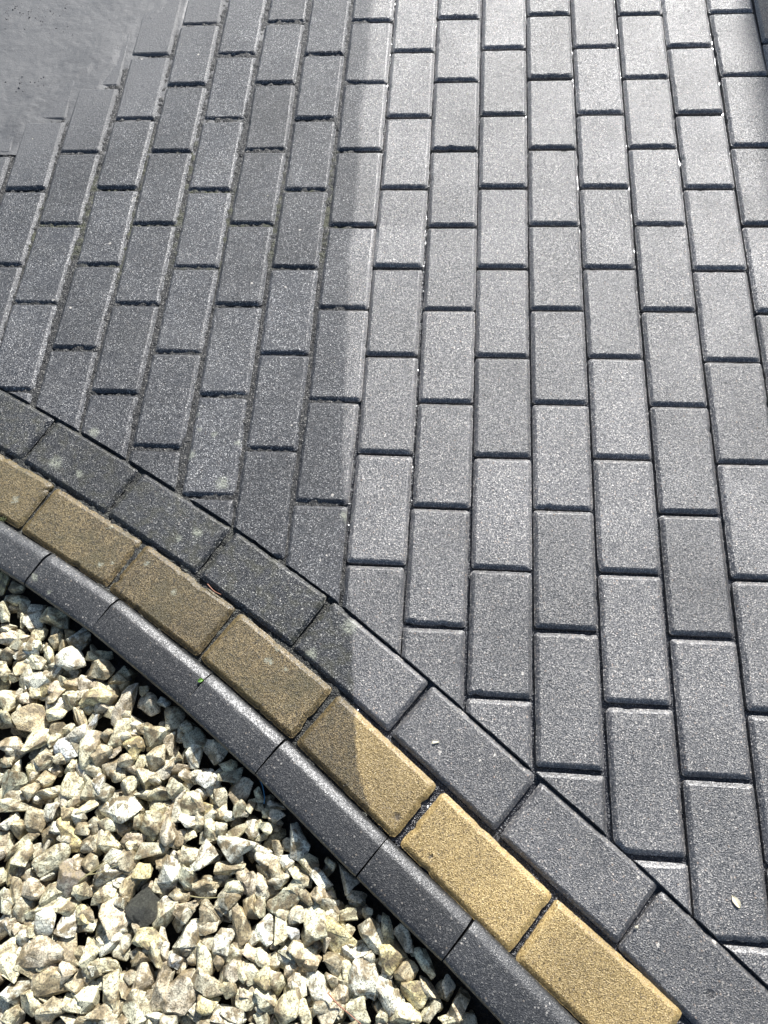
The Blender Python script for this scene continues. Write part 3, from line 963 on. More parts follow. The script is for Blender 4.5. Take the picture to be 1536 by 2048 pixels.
def paver_material(name, tone):
    s = NT(name)
    p = s.pos(); fp = s.flat(p)
    oi = s.n('ObjectInfo')
    mask, dist, xyz = s.washmask(fp)
    # grains
    g1 = s.voro(p, 720); g2 = s.voro(p, 1250); g3 = s.voro(p, 210)
    sep = s.n('SeparateColor'); s.l(g1.outputs['Color'], sep.inputs[0])
    sep2 = s.n('SeparateColor'); s.l(g2.outputs['Color'], sep2.inputs[0])
    sep3 = s.n('SeparateColor'); s.l(g3.outputs['Color'], sep3.inputs[0])
    broad = s.noise(p, 14, 4, .6); blot = s.noise(p, 45, 4, .65); big = s.noise(p, 4.5, 3, .5)
    if tone == 'grey':
        clean = s.ramp(sep.outputs[0], [(0, (.016, .018, .022)), (.45, (.052, .054, .060)), (.76, (.115, .116, .118)), (.91, (.27, .262, .25)), (1, (.56, .54, .50))])
        clean2 = s.ramp(sep2.outputs[0], [(0, (.025, .027, .032)), (.6, (.085, .086, .09)), (1, (.25, .24, .23))])
        clean = s.mix(.3, clean, clean2)
        dirty = s.ramp(sep.outputs[1], [(0, (.012, .013, .016)), (.5, (.034, .035, .040)), (.80, (.075, .076, .080)), (.93, (.17, .17, .17)), (1, (.42, .41, .39))])
        tan = (.34, .24, .17)
    elif tone == 'border':
        clean = s.ramp(sep.outputs[0], [(0, (.016, .018, .021)), (.45, (.044, .046, .051)), (.8, (.09, .09, .092)), (.93, (.19, .185, .17)), (1, (.46, .44, .40))])
        clean2 = s.ramp(sep2.outputs[0], [(0, (.020, .022, .025)), (.6, (.060, .060, .064)), (1, (.2, .19, .18))])
        clean = s.mix(.4, clean, clean2)
        dirty = s.ramp(sep.outputs[1], [(0, (.006, .007, .009)), (.5, (.017, .018, .020)), (.83, (.040, .041, .042)), (.95, (.11, .11, .105)), (1, (.32, .31, .28))])
        tan = (.34, .24, .17)
    elif tone == 'yellow':
        clean = s.ramp(sep.outputs[0], [(0, (.13, .09, .04)), (.35, (.30, .22, .10)), (.8, (.45, .345, .17)), (1, (.66, .54, .33))])
        clean2 = s.ramp(sep2.outputs[0], [(0, (.14, .10, .05)), (.6, (.37, .275, .135)), (1, (.58, .46, .27))])
        clean = s.mix(.4, clean, clean2)
        dirty = s.ramp(sep.outputs[1], [(0, (.055, .040, .020)), (.5, (.155, .117, .062)), (.85, (.23, .176, .098)), (1, (.33, .27, .17))])
        tan = (.6, .45, .25)
    else:
        clean = s.ramp(sep.outputs[0], [(0, (.010, .011, .012)), (.5, (.021, .022, .024)), (.88, (.038, .039, .041)), (1, (.14, .135, .125))])
        dirty = clean
        tan = (.25, .2, .15)
    # bigger pale and rusty aggregate grains, sparse
    agg = s.math('MULTIPLY', s.rng(g3.outputs['Distance'], .34, .22), s.rng(sep3.outputs[0], .86, .88, 0, 1))
    aggc = s.mix(sep3.outputs[1], tan, (.5, .47, .43))
    if tone != 'yellow':
        clean = s.mix(s.math('MULTIPLY', agg, .55), clean, aggc)
        dirty = s.mix(s.math('MULTIPLY', agg, .18), dirty, aggc)
    else:
        pit = s.math('MULTIPLY', s.rng(g3.outputs['Distance'], .36, .22), s.rng(sep3.outputs[0], .72, .76, 0, 1))
        clean = s.mix(s.math('MULTIPLY', pit, .75), clean, (.10, .07, .035))
        dirty = s.mix(s.math('MULTIPLY', pit, .6), dirty, (.035, .028, .018))
    # organic film on the part that was never cleaned
    film = s.rng(blot, .42, .68)
    film2 = s.rng(s.noise(p, 9, 5, .7), .48, .70)
    if tone == 'yellow':
        dirty = s.mix(s.math('MULTIPLY', film, .45), dirty, (.05, .045, .022))
        dirty = s.mix(s.math('MULTIPLY', film2, .65), dirty, (.052, .052, .026))
        dark_side = s.rng(big, .42, .6)
        dirty = s.mix(s.math('MULTIPLY', dark_side, .45), dirty, (.075, .062, .032))
        dirty = s.mix(s.math('MULTIPLY', s.rng(s.noise(p, 190, 3, .7), .53, .66), .8), dirty, (.022, .020, .014))
    elif tone == 'border':
        dirty = s.mix(s.math('MULTIPLY', film, .55), dirty, (.042, .040, .022))
        dirty = s.mix(s.math('MULTIPLY', film2, .35), dirty, (.016, .016, .017))
    elif tone == 'grey':
        dirty = s.mix(s.math('MULTIPLY', film, .25), dirty, (.040, .040, .038))
        dirty = s.mix(s.math('MULTIPLY', film2, .25), dirty, (.088, .085, .074))
        dirty = s.mix(s.math('MULTIPLY', s.rng(s.noise(p, 18, 4, .6), .50, .68), .55), dirty, (.026, .028, .034))
    if tone in ('grey', 'border'):
        clean = s.mix(s.math('MULTIPLY', s.rng(s.noise(p, 22, 4, .65), .5, .72), .28), clean, (.06, .062, .07))
    if tone in ('grey', 'border'): clean = s.mix(1.0, clean, (.98, .94, .90), 'MULTIPLY')
    col = s.mix(mask, dirty, clean) if tone != 'kerb' else clean
    if tone == 'kerb':
        col = s.mix(s.math('MULTIPLY', film2, .3), col, (.045, .046, .044))
        col = s.mix(s.math('MULTIPLY', film, .3), col, (.016, .017, .018))
    # block to block and patch to patch variation
    v = s.math('ADD', .74, s.math('MULTIPLY', oi.outputs['Random'], .46))
    v = s.math('MULTIPLY', v, s.math('ADD', .68, s.math('MULTIPLY', broad, .64)))
    v = s.math('MULTIPLY', v, s.rng(big, .3, .7, .82, 1.18))
    vc = s.n('CombineColor'); [s.l(v, vc.inputs[i]) for i in range(3)]
    col = s.mix(1.0, col, vc.outputs[0], 'MULTIPLY')
    if tone == 'yellow': col = s.mix(1.0, col, (.80, .75, .60), 'MULTIPLY')
    # soil washed into the low chamfers
    if tone == 'grey':
        sf = s.spots(s.warp(fp, 9, .10), [(q[0], q[1] + .04, .17) for q in MISC['silt'][1:-1]], .7)
        siltf = s.math('MULTIPLY', sf, s.rng(s.noise(p, 90, 4, .7), .25, .55, .55, 1.0))
        col = s.mix(siltf, col, (.088, .087, .087))
    wv = s.warp(s.warp(fp, 90, .014), 300, .005)
    sp = s.spots(wv, LICHEN, .6)
    spn = s.math('MULTIPLY', sp, s.rng(s.noise(p, 300, 3, .7), .30, .66))
    col = s.mix(s.math('MULTIPLY', spn, .7), col, (.34, .35, .27))
    ch = s.spots(s.warp(fp, 300, .004), [(x, y, r * .75) for x, y, r in CHIPS], .25)
    col = s.mix(s.math('MULTIPLY', ch, .8), col, (.50, .46, .40))
    pt = s.spots(s.warp(fp, 220, .008), [(x, y, r * .8) for x, y, r in PITS], .5)
    col = s.mix(s.math('MULTIPLY', pt, .7), col, (.022, .018, .016))
    s.l(col, s.b.inputs['Base Color'])
    # gloss: damp surface, each grain its own polish
    if tone == 'kerb':
        ro = s.rng(sep.outputs[2], 0, 1, .45, .65, False)
    else:
        ro = s.mix(mask, s.mix(sep.outputs[2], (.32,) * 3, (.60,) * 3), s.mix(sep.outputs[2], (.24,) * 3, (.50,) * 3))
    nz = s.n('SeparateXYZ'); s.l(s.n('NewGeometry').outputs['Normal'], nz.inputs[0])
    arris = s.math('MULTIPLY', s.rng(nz.outputs[2], .985, .95), s.rng(s.noise(p, 330, 3, .7), .34, .60, .30, 1.0))
    if tone == 'grey': arris = s.math('MULTIPLY', arris, s.math('SUBTRACT', 1.0, s.math('MULTIPLY', sf, .9)))
    if tone != 'kerb': ro = s.mix(s.math('MULTIPLY', arris, .80), ro, (.31,) * 3)
    else: ro = s.mix(arris, ro, (.31,) * 3)
    s.l(ro, s.b.inputs['Roughness'])
    s.b.inputs['IOR'].default_value = 1.5
    s.put(s.b.inputs['Specular IOR Level'], s.math('ADD', .40, s.math('MULTIPLY', mask, .24)) if tone in ('grey', 'border') else .45)
    # relief
    fine = s.noise(p, 1400, 2, .6); mid = s.noise(p, 260, 3, .6)
    smo = s.math('SUBTRACT', 1.0, s.math('MULTIPLY', arris, .6))
    b1 = s.bump(g1.outputs['Distance'], .0007 if tone != 'kerb' else .0004, smo)
    b2 = s.bump(g2.outputs['Distance'], .0003 if tone != 'kerb' else .0002, smo, b1)
    b3 = s.bump(mid, .0010, s.math('MULTIPLY', smo, .6), b2)
    hp = s.math('MULTIPLY', s.math('ADD', pt, 0), -1)
    b4 = s.bump(hp, .0012, 1.0, b3)
    fk = s.math('ADD', FACET[tone][0], s.math('MULTIPLY', mask, FACET[tone][1] - FACET[tone][0])) if tone != 'kerb' else FACET[tone][1]
    def facet(nrm, colour, k):
        a = s.n('VectorMath', operation='SUBTRACT'); s.l(colour, a.inputs[0]); a.inputs[1].default_value = (.5, .5, .5)
        b = s.n('VectorMath', operation='SCALE'); s.l(a.outputs[0], b.inputs[0]); s.put(b.inputs['Scale'], k)
        c = s.n('VectorMath', operation='ADD'); s.l(nrm, c.inputs[0]); s.l(b.outputs[0], c.inputs[1])
        d = s.n('VectorMath', operation='NORMALIZE'); s.l(c.outputs[0], d.inputs[0]); return d.outputs[0]
    fk = s.math('MULTIPLY', fk, s.math('SUBTRACT', 1.0, s.math('MULTIPLY', arris, .45)))
    if tone == 'grey': fk = s.math('MULTIPLY', fk, s.math('SUBTRACT', 1.0, s.math('MULTIPLY', siltf, .6)))
    nn = facet(b4, g1.outputs['Color'], fk)
    nn = facet(nn, g2.outputs['Color'], s.math('MULTIPLY', fk, .7))
    s.l(nn, s.b.inputs['Normal'])
    cn = facet(b4, g2.outputs['Color'], .22)
    s.l(cn, s.b.inputs['Coat Normal'])
    s.b.inputs['Coat IOR'].default_value = 1.4
    s.put(s.b.inputs['Coat Roughness'], .25 if tone != 'kerb' else .26)
    wet = s.rng(s.noise(p, 6, 4, .6), .3, .7, .60, 1.2)
    if tone == 'kerb': s.l(s.math('MULTIPLY', arris, .18), s.b.inputs['Coat Weight'])
    else: s.l(s.math('MULTIPLY', wet, s.math('ADD', .09, s.math('MULTIPLY', mask, .60 if tone != 'yellow' else .1))), s.b.inputs['Coat Weight'])
    return s.m

FACET = {'grey': (.32, .54), 'border': (.32, .46), 'yellow': (.32, .42), 'kerb': (0, .14)}
M_GREY = paver_material('paver_grey', 'grey')
M_BORDER = paver_material('paver_border', 'border')
M_YELLOW = paver_material('paver_yellow', 'yellow')
M_KERB = paver_material('kerb_concrete', 'kerb')

def simple(name, c1, c2, scale, rough=.5, bumpd=.002, det=4, c3=None, spec=.5):
    s = NT(name); p = s.pos()
    f = s.noise(p, scale, det, .6)
    stops = [(.3, c1), (.7, c2)] if c3 is None else [(.25, c1), (.5, c2), (.8, c3)]
    s.l(s.ramp(f, stops), s.b.inputs['Base Color'])
    s.b.inputs['Roughness'].default_value = rough
    s.b.inputs['Specular IOR Level'].default_value = spec
    s.l(s.bump(s.noise(p, scale * 3, 3, .6), bumpd), s.b.inputs['Normal'])
    return s.m

# sandy joint filler with moss
def joint_material():
    s = NT('joint_sand'); p = s.pos(); fp = s.flat(p)
    g = s.voro(p, 480); sc = s.n('SeparateColor'); s.l(g.outputs['Color'], sc.inputs[0])
    c = s.ramp(sc.outputs[0], [(0, (.003, .003, .004)), (.5, (.012, .012, .012)), (.84, (.036, .035, .032)), (1, (.20, .19, .17))])
    mm = s.spots(s.warp(fp, 25, .05), MISC['moss'], .6)
    mo = s.ramp(s.noise(p, 500, 3, .7), [(.3, (.018, .020, .008)), (.7, (.085, .088, .035))])
    c = s.mix(s.math('MULTIPLY', s.math('MULTIPLY', mm, s.rng(s.noise(p, 60, 3, .6), .40, .64)), .8), c, mo)
    mask, d, xyz = s.washmask(fp)
    dd = s.n('VectorMath', operation='DISTANCE'); s.l(fp, dd.inputs[0]); dd.inputs[1].default_value = (CIRCLE[0], CIRCLE[1], 0)
    c = s.mix(s.rng(dd.outputs['Value'], 5.245, 5.205), c, s.ramp(sc.outputs[1], [(0, (.006, .006, .006)), (.7, (.022, .022, .018)), (1, (.10, .10, .08))]))
    c = s.mix(mask, c, s.ramp(sc.outputs[1], [(0, (.006, .006, .008)), (.8, (.02, .02, .024)), (1, (.12, .12, .12))]))
    s.l(c, s.b.inputs['Base Color'])
    s.l(s.math('ADD', s.math('MULTIPLY', mask, -.36), .6), s.b.inputs['Roughness'])
    s.l(s.math('MULTIPLY', mask, .5), s.b.inputs['Coat Weight']); s.b.inputs['Coat Roughness'].default_value = .15
    b = s.bump(g.outputs['Distance'], .002, 1.0)
    s.l(b, s.b.inputs['Normal'])
    return s.m
M_JOINT = joint_material()

def silt_material():
    s = NT('silt'); p = s.pos()
    st = s.n('VectorMath', operation='MULTIPLY'); s.l(p, st.inputs[0]); st.inputs[1].default_value = (.8, 1.15, 1)
    n1 = s.noise(st.outputs[0], 12, 5, .6, dist=.8); n2 = s.noise(p, 420, 3, .7); n3 = s.noise(p, 5, 3, .5)
    c = s.ramp(n1, [(.28, (.066, .065, .064)), (.5, (.090, .089, .087)), (.72, (.122, .120, .117))])
    c = s.mix(s.rng(n2, .35, .7, 0, .5), c, (.075, .073, .070))
    c = s.mix(s.rng(n3, .4, .65, 0, .4), c, (.115, .112, .108))
    s.l(c, s.b.inputs['Base Color'])
    s.l(s.rng(n1, .3, .7, .44, .58), s.b.inputs['Roughness'])
    b = s.bump(n2, .0012, .8); b = s.bump(s.noise(st.outputs[0], 34, 5, .65), .004, .5, b)
    s.l(b, s.b.inputs['Normal'])
    return s.m
M_SILT = silt_material()

def stone_material(island=False):
    s = NT('gravel_stone_mixed' if island else 'gravel_stone')
    tc = s.n('TexCoord').outputs['Object'] if not island else s.pos()
    oi = s.n('ObjectInfo')
    if island:
        ri = s.n('NewGeometry').outputs['Random Per Island']
        tint = s.ramp(ri, [(0, (.55, .50, .34)), (.2, (.68, .65, .50)), (.4, (.42, .36, .23)), (.55, (.56, .46, .33)), (.7, (.72, .70, .56)), (.85, (.46, .43, .29)), (1, (.58, .51, .30))])
        rv = ri
    else:
        tint = oi.outputs['Color']; rv = oi.outputs['Random']
    off = s.n('VectorMath', operation='ADD'); s.l(tc, off.inputs[0])
    cx = s.n('CombineXYZ'); s.l(s.math('MULTIPLY', rv, 7.3), cx.inputs[0]); s.l(s.math('MULTIPLY', rv, 3.1), cx.inputs[2])
    s.l(cx.outputs[0], off.inputs[1]); v = off.outputs[0]
    a = s.noise(v, 38, 5, .65, dist=.6); b = s.noise(v, 120, 5, .7); c = s.noise(v, 420, 3, .7)
    cr = s.voro(s.warp(v, 60, .02), 75, 'DISTANCE_TO_EDGE').outputs['Distance']
    sep = s.mix(s.rng(a, .44, .62), tint, (.215, .165, .090))      # brown stain
    col = s.mix(s.math('MULTIPLY', s.rng(a, .50, .40), .40), sep, (.74, .71, .52))   # clean pale patches
    col = s.mix(s.math('MULTIPLY', s.rng(b, .52, .66), .75), col, (.105, .088, .052))
    col = s.mix(s.math('MULTIPLY', s.rng(c, .52, .62), .75), col, (.055, .050, .036))
    col = s.mix(s.math('MULTIPLY', s.rng(cr, .05, .0), .55), col, (.12, .10, .07))
    s.l(col, s.b.inputs['Base Color'])
    s.l(s.rng(b, .3, .7, .42, .62), s.b.inputs['Roughness'])
    n = s.bump(a, .004, .6); n = s.bump(b, .0022, .9, n); n = s.bump(c, .0008, .9, n)
    s.l(n, s.b.inputs['Normal'])
    return s.m
M_STONE = stone_material(); M_STONES = stone_material(True)
M_PEBBLE = simple('dark_pebble_stone', (.035, .035, .028), (.10, .10, .08), 380, .5, .010, 6, (.26, .26, .21))
M_SOIL = simple('wet_soil', (.010, .009, .008), (.030, .026, .020), 160, .45, .006, 5, (.08, .07, .05))

# ------------------------------------------------------------------ ground
big = grid_mesh('ground', -60, 60, -60, 60, 10, lambda X, Y: X * 0 - .12)
tag(link('ground', big, M_SOIL), kind='structure')

# ------------------------------------------------------------------ slabs
def inset_poly(P, offs):
    """P counter-clockwise list of 2D points, offs inset per edge i (P[i]->P[i+1])"""
    n = len(P); out = []
    L = []
    for i in range(n):
        a = Vector(P[i]); b = Vector(P[(i + 1) % n]); d = (b - a).normalized(); nn = Vector((-d.y, d.x))
        L.append((a + nn * offs[i], d))
    for i in range(n):
        p, d = L[i - 1]; q, e = L[i]
        den = d.x * e.y - d.y * e.x
        t = ((q.x - p.x) * e.y - (q.y - p.y) * e.x) / den
        out.append(p + d * t)
    return out

def rounded(P, rad, nseg):
    """corner-rounded loop with a fixed number of points per side and corner"""
    n = len(P); pts = []
    for i in range(n):
        a, b, c = Vector(P[i - 1]), Vector(P[i]), Vector(P[(i + 1) % n])
        r = min(rad[i], (a - b).length * .4, (c - b).length * .4)
        s = b + (a - b).normalized() * r; e = b + (c - b).normalized() * r
        for t in (0, .33, .67, 1):
            pts.append(s * (1 - t) ** 2 + b * 2 * t * (1 - t) + e * t * t)
        nx = Vector(P[(i + 1) % n]); nn = Vector(P[(i + 2) % n])
        r2 = min(rad[(i + 1) % n], (b - nx).length * .4, (nn - nx).length * .4)
        s2 = nx + (b - nx).normalized() * r2
        for k in range(1, nseg[i]): pts.append(e.lerp(s2, k / nseg[i]))
    return pts

def slab(name, P, cham, mat, depth=.055, z=0, tilt=(0, 0), seed=0, chip=.35, prof=None, rad=.0060, edge_z=None):
    """block: chamfered or cut sides, slightly ragged arrises. cham: chamfer width per side"""
    r = random.Random(seed)
    nseg = [max(2, int((Vector(P[(i + 1) % len(P)]) - Vector(P[i])).length / .006)) for i in range(len(P))]
    rads = [rad if cham[i] > .002 and cham[i - 1] > .002 else .0008 for i in range(len(P))]
    prof = prof or [(0, -.0056), (.02, -.0051), (.11, -.0049), (.17, -.0044), (.45, -.0026), (.72, -.0011), (.90, -.00032), (1.0, 0), (1.10, 0)]
    ctr = Vector((sum(Vector(p)[0] for p in P) / len(P), sum(Vector(p)[1] for p in P) / len(P)))
    bm = bmesh.new(); loops = []
    base = rounded(P, rads, nseg)
    ph = r.uniform(0, 90)
    jit = []
    for k, p in enumerate(base):
        j = mnoise.noise(Vector((p.x * 160 + ph, p.y * 160, 0))) * .0007 * chip * 2
        c = mnoise.noise(Vector((p.x * 55 + ph, p.y * 55, 7)))
        if c > .34: j += (c - .34) * .010 * chip * 2
        jit.append(j)
    def zt(p): return z + (p.x - ctr.x) * tilt[0] + (p.y - ctr.y) * tilt[1]
    rows = [(-.0004, -depth), (0.0, None)]
    lo = [bm.verts.new((p.x, p.y, z - depth)) for p in base]
    loops.append(lo)
    for f, dz in prof:
        q = rounded(inset_poly(P, [c * f for c in cham]), [max(.0006, x * (1 - .35 * min(f, 1))) for x in rads], nseg)
        row = []
        for k, p in enumerate(q):
            inw = (ctr - p).normalized() * (jit[k] * (1 if f < 1.05 else .6))
            jz = mnoise.noise(Vector((p.x * 210, p.y * 210, ph))) * .00035 * (1 if f < 1 else 0)
            row.append(bm.verts.new((p.x + inw.x, p.y + inw.y, zt(p) + dz + jz)))
        loops.append(row)
    for a, b in zip(loops, loops[1:]):
        for i in range(len(a)):
            bm.faces.new((a[i], a[(i + 1) % len(a)], b[(i + 1) % len(a)], b[i]))
    bm.faces.new(loops[-1])
    for f in bm.faces: f.smooth = True
    # object origin at the block's centre
    bmesh.ops.translate(bm, verts=bm.verts, vec=(-ctr.x, -ctr.y, 0))
    me = bpy.data.meshes.new(name); bm.to_mesh(me); bm.free()
    me.set_sharp_from_angle(angle=math.radians(50))
    me.materials.append(mat)
    if name is None: return me, ctr
    o = bpy.data.objects.new(name, me); COL.objects.link(o); o.location = (ctr.x, ctr.y, 0)
    return o

def rect(cx, cy, a, w, l):
    u = Vector((math.cos(a), math.sin(a))); v = Vector((-u.y, u.x)); c = Vector((cx, cy))
    return [c - u * w / 2 - v * l / 2, c + u * w / 2 - v * l / 2, c + u * w / 2 + v * l / 2, c - u * w / 2 + v * l / 2]

def clip(P, flags, cut):
    q = Vector(cut[:2]); n = Vector(cut[2:]); out = []; fl = []
    for i in range(len(P)):
        a, b = P[i], P[(i + 1) % len(P)]; da = (a - q).dot(n); db = (b - q).dot(n)
        if da >= 0: out.append(a); fl.append(flags[i] if db >= 0 else flags[i])
        if (da >= 0) != (db >= 0):
            t = da / (da - db); x = a.lerp(b, t)
            out.append(x); fl.append(.0012 if da >= 0 else flags[i])
    # drop tiny edges
    keepP, keepF = [], []
    for i in range(len(out)):
        e = (out[(i + 1) % len(out)] - out[i]).length
        if e > .0025: keepP.append(out[i]); keepF.append(.0066 if e < .03 and fl[i] < .002 else fl[i])
    return keepP, keepF

ORD = ['zeroth', 'first', 'second', 'third', 'fourth', 'fifth', 'sixth', 'seventh', 'eighth', 'ninth', 'tenth', 'eleventh', 'twelfth',
       'thirteenth', 'fourteenth', 'fifteenth', 'sixteenth', 'seventeenth', 'eighteenth', 'nineteenth', 'twentieth']
def area(P): return abs(sum(P[i].x * P[(i + 1) % len(P)].y - P[(i + 1) % len(P)].x * P[i].y for i in range(len(P)))) / 2

SILT = [Vector(p) for p in MISC['silt']]
SX = np.array([p.x for p in SILT]); SY = np.array([p.y for p in SILT])
def under_silt(x, y):      # metres inside the mud film (positive = covered)
    return min(9, (y - float(np.interp(x, SX, SY))))

def field_block(ci, c, cut, seed, mat=M_GREY, name='block_paver'):
    r = random.Random(seed * 7 + 1)
    wl = float(wash_x(c[1])) - .02 > c[0]        # the unwashed side has the wider, sand filled joints
    P = rect(c[0] + (-.0012 if wl else 0), c[1], c[2], .0942 if wl else .0972, .1972 if wl else .1985); F = [.0072] * 4; iscut = False
    if cut:
        a0 = area(P); P, F = clip(P, F, cut)
        if len(P) < 3 or area(P) < .0004: return None
        iscut = area(P) < a0 * .995
    o = slab(name, P, F, mat, z=r.gauss(0, .0006), tilt=(r.gauss(0, .004), r.gauss(0, .004)), seed=seed, chip=.35)
    return o, P, iscut

# columns, left to right; each column counted up from the curved border
bycol = {}
for k, (ci, c, cut) in enumerate(FIELD): bycol.setdefault(ci, []).append((c[1], k))
rank = {}
for ci, L in bycol.items():
    L.sort(); 
    for r_, (y, k) in enumerate(L): rank[k] = (r_ + 1, len(L) - r_)
mincol = min(bycol)
allP = []
for k, (ci, c, cut) in enumerate(FIELD):
    if under_silt(c[0], c[1] - .10) > .16: continue
    res = field_block(ci, c, cut, k)
    if not res: continue
    o, P, iscut = res
    colno = ci - mincol + 1
    wx = float(wash_x(c[1]))
    if abs(c[0] - wx) < .04: look = 'half cleaned grey'
    elif c[0] < wx: look = 'dull unwashed grey'
    elif c[1] > .25 and c[0] > .15: look = 'bright wet grey'
    else: look = 'clean speckled grey'
    up, down = rank[k]
    kindw = 'cut block paver' if iscut else 'block paver'
    if ci <= 15 and ci >= 2:
        where = '%s up from the curved border' % ORD[up]
        if up == 1: where = 'touching the curved border'
    elif ci < 2:
        where = '%s up at left edge' % ORD[up] 
    else:
        where = '%s down from the top edge' % ORD[down]
    lab = '%s %s %s, %s column from left' % (look, kindw, where, ORD[colno])
    tag(o, lab, 'paver', 'grey block pavers of the driveway field')

# paving that carries on beyond the picture
bmj = []
for k, (ci, c, cut) in enumerate(FIELD_OUT):
    res = field_block(ci, c, cut, 1000 + k, name='paving_piece')
    if res: bmj.append(res[0])
def join(objs, name, mat):
    bm = bmesh.new()
    for o in objs:
        me = o.data.copy(); me.transform(o.matrix_basis if False else Matrix.Translation(o.location)); bm.from_mesh(me)
        bpy.data.meshes.remove(me); old = o.data; bpy.data.objects.remove(o); bpy.data.meshes.remove(old)
    me = bpy.data.meshes.new(name); bm.to_mesh(me); bm.free(); me.set_sharp_from_angle(angle=math.radians(50))
    return link(name, me, mat)
tag(join(bmj, 'paving', M_GREY), kind='structure')

def in_frame(x, y, z=0):
    d = Vector((x, y, z)) - Vector(CAM_LOC)
    q = [Vector(r).dot(d) for r in CR]
    return (768 + 1500 * q[0] / q[2]), (1024 + 1500 * q[1] / q[2])
def seen(P, z=0):
    c = sum(P, Vector((0, 0))) / len(P)
    for p in P:
        for t in (0, .5, .95):
            u, v = in_frame(*(c.lerp(p, t)), z)
            if 0 <= u <= 1536 and 0 <= v <= 2048: return True
    for i in range(len(P)):
        m = (P[i] + P[(i + 1) % len(P)]) / 2
        u, v = in_frame(*m, z)
        if 0 <= u <= 1536 and 0 <= v <= 2048: return True
    return False

# ------------------------------------------------------------------ curved border
def border(rows, mat, w, nm, label, cat, group, chip, cham=.0070, rad=.006):
    n = 0; rest = []
    for k, (x, y, a, L) in enumerate(rows):
        P = rect(x, y, a, L, w)
        r = random.Random(k + 50)
        o = slab(nm, P, [cham] * 4, mat, z=r.gauss(-.0004, .0006), tilt=(r.gauss(0, .004), r.gauss(0, .004)), seed=300 + k, chip=chip, rad=rad)
        if seen(P): n += 1; tag(o, label(n), cat, group)
        else: rest.append(o)
    return rest
out_b = []
LK_D = {1: 'mossy dark grey', 2: 'dark grey lichen spotted', 3: 'blackish olive stained', 4: 'near black unwashed', 5: 'half cleaned dark grey', 6: 'chip topped clean dark grey', 7: 'clean dark grey', 8: 'clean charcoal'}
LK_Y = {1: 'brownish stained yellow', 2: 'brown grey stained yellow', 3: 'dark topped stained yellow', 4: 'dull ochre unwashed', 5: 'half washed yellow', 6: 'clean bright yellow', 7: 'clean bright yellow chipped', 8: 'clean yellow'}
out_b += border(DARK, M_BORDER, .0972, 'border_paver', lambda n: '%s paver, %s from the left in the dark border ring' % (LK_D.get(n, 'dark grey'), ORD[n]), 'paver', 'dark grey pavers of the curved border', .4)
out_b += border(YELLOW, M_YELLOW, .0965, 'yellow_paver', lambda n: '%s paver, %s from the left in the yellow band' % (LK_Y.get(n, 'yellow'), ORD[n]), 'paver', 'yellow pavers of the curved border', .75, .0085, .008)
tag(join([o for o in out_b], 'paving', M_BORDER), kind='structure')

# kerb: raised edging with a sloping rounded shoulder on the paving side
def kerb_block(x, y, a, L, seed):
    w = .068
    bm = bmesh.new(); r = random.Random(seed)
    u = Vector((math.cos(a), math.sin(a))); v = Vector((-u.y, u.x))
    cc_ = Vector(CIRCLE[:2]); c = Vector((x, y))
    if (c + v - cc_).length < (c - v - cc_).length: v = -v      # v points to the paving
    # profile across: t from paving side (+w/2) to gravel side (-w/2)
    prof = [(.034, -.055), (.034, -.002), (.0337, .0025), (.0330, .0068), (.0310, .0092), (.0275, .0112), (.0235, .0134), (.0205, .0149), (.0180, .0157), (.014, .0160),
            (-.010, .0160), (-.024, .0157), (-.0285, .0150), (-.0315, .0128), (-.0332, .0095), (-.0340, .0050), (-.0342, -.0100), (-.0345, -.060)]
    L += .0018; n = max(8, int(L / .007)); cols_ = []
    tz = (r.gauss(0, .0009), r.gauss(0, .003))
    ph = r.uniform(0, 50)
    for i in range(n + 1):
        s = -L / 2 + L * i / n
        endf = 0.0006 if i in (0, n) else 0
        row = []
        for (q, z) in prof:
            j = mnoise.noise(Vector((s * 150 + ph, q * 200, z * 200))) * .0005
            p = c + u * s + v * q * (1 - endf * 20)
            zz = z + tz[0] + s * tz[1] + (j if z > -.03 else 0) - (endf if z > 0 else 0)
            row.append(bm.verts.new((p.x - x + v.x * j, p.y - y + v.y * j, zz)))
        cols_.append(row)
    for A, B in zip(cols_, cols_[1:]):
        for i in range(len(prof) - 1): bm.faces.new((A[i], A[i + 1], B[i + 1], B[i]))
    bm.faces.new(cols_[0]); bm.faces.new(cols_[-1][::-1])
    bmesh.ops.recalc_face_normals(bm, faces=bm.faces)
    for f in bm.faces: f.smooth = True
    me = bpy.data.meshes.new('kerb_block'); bm.to_mesh(me); bm.free(); me.set_sharp_from_angle(angle=math.radians(50))
    o = link('kerb_block', me, M_KERB); o.location = (x, y, 0)
    P = [c - u * L / 2 - v * w / 2, c + u * L / 2 - v * w / 2, c + u * L / 2 + v * w / 2, c - u * L / 2 + v * w / 2]
    return o, P
kn = 0; kout = []
for k, (x, y, a, L) in enumerate(KERB):
    o, P = kerb_block(x, y, a, L, 900 + k)
    if seen(P, .016):
        kn += 1
        tag(o, '%s dark kerb block, %s from the left between gravel and yellow band' % ('short' if L < .17 else 'long', ORD[kn]), 'kerb', 'dark kerb blocks along the gravel')
    else: kout.append(o)
tag(join(kout, 'kerb_run', M_KERB), kind='structure')

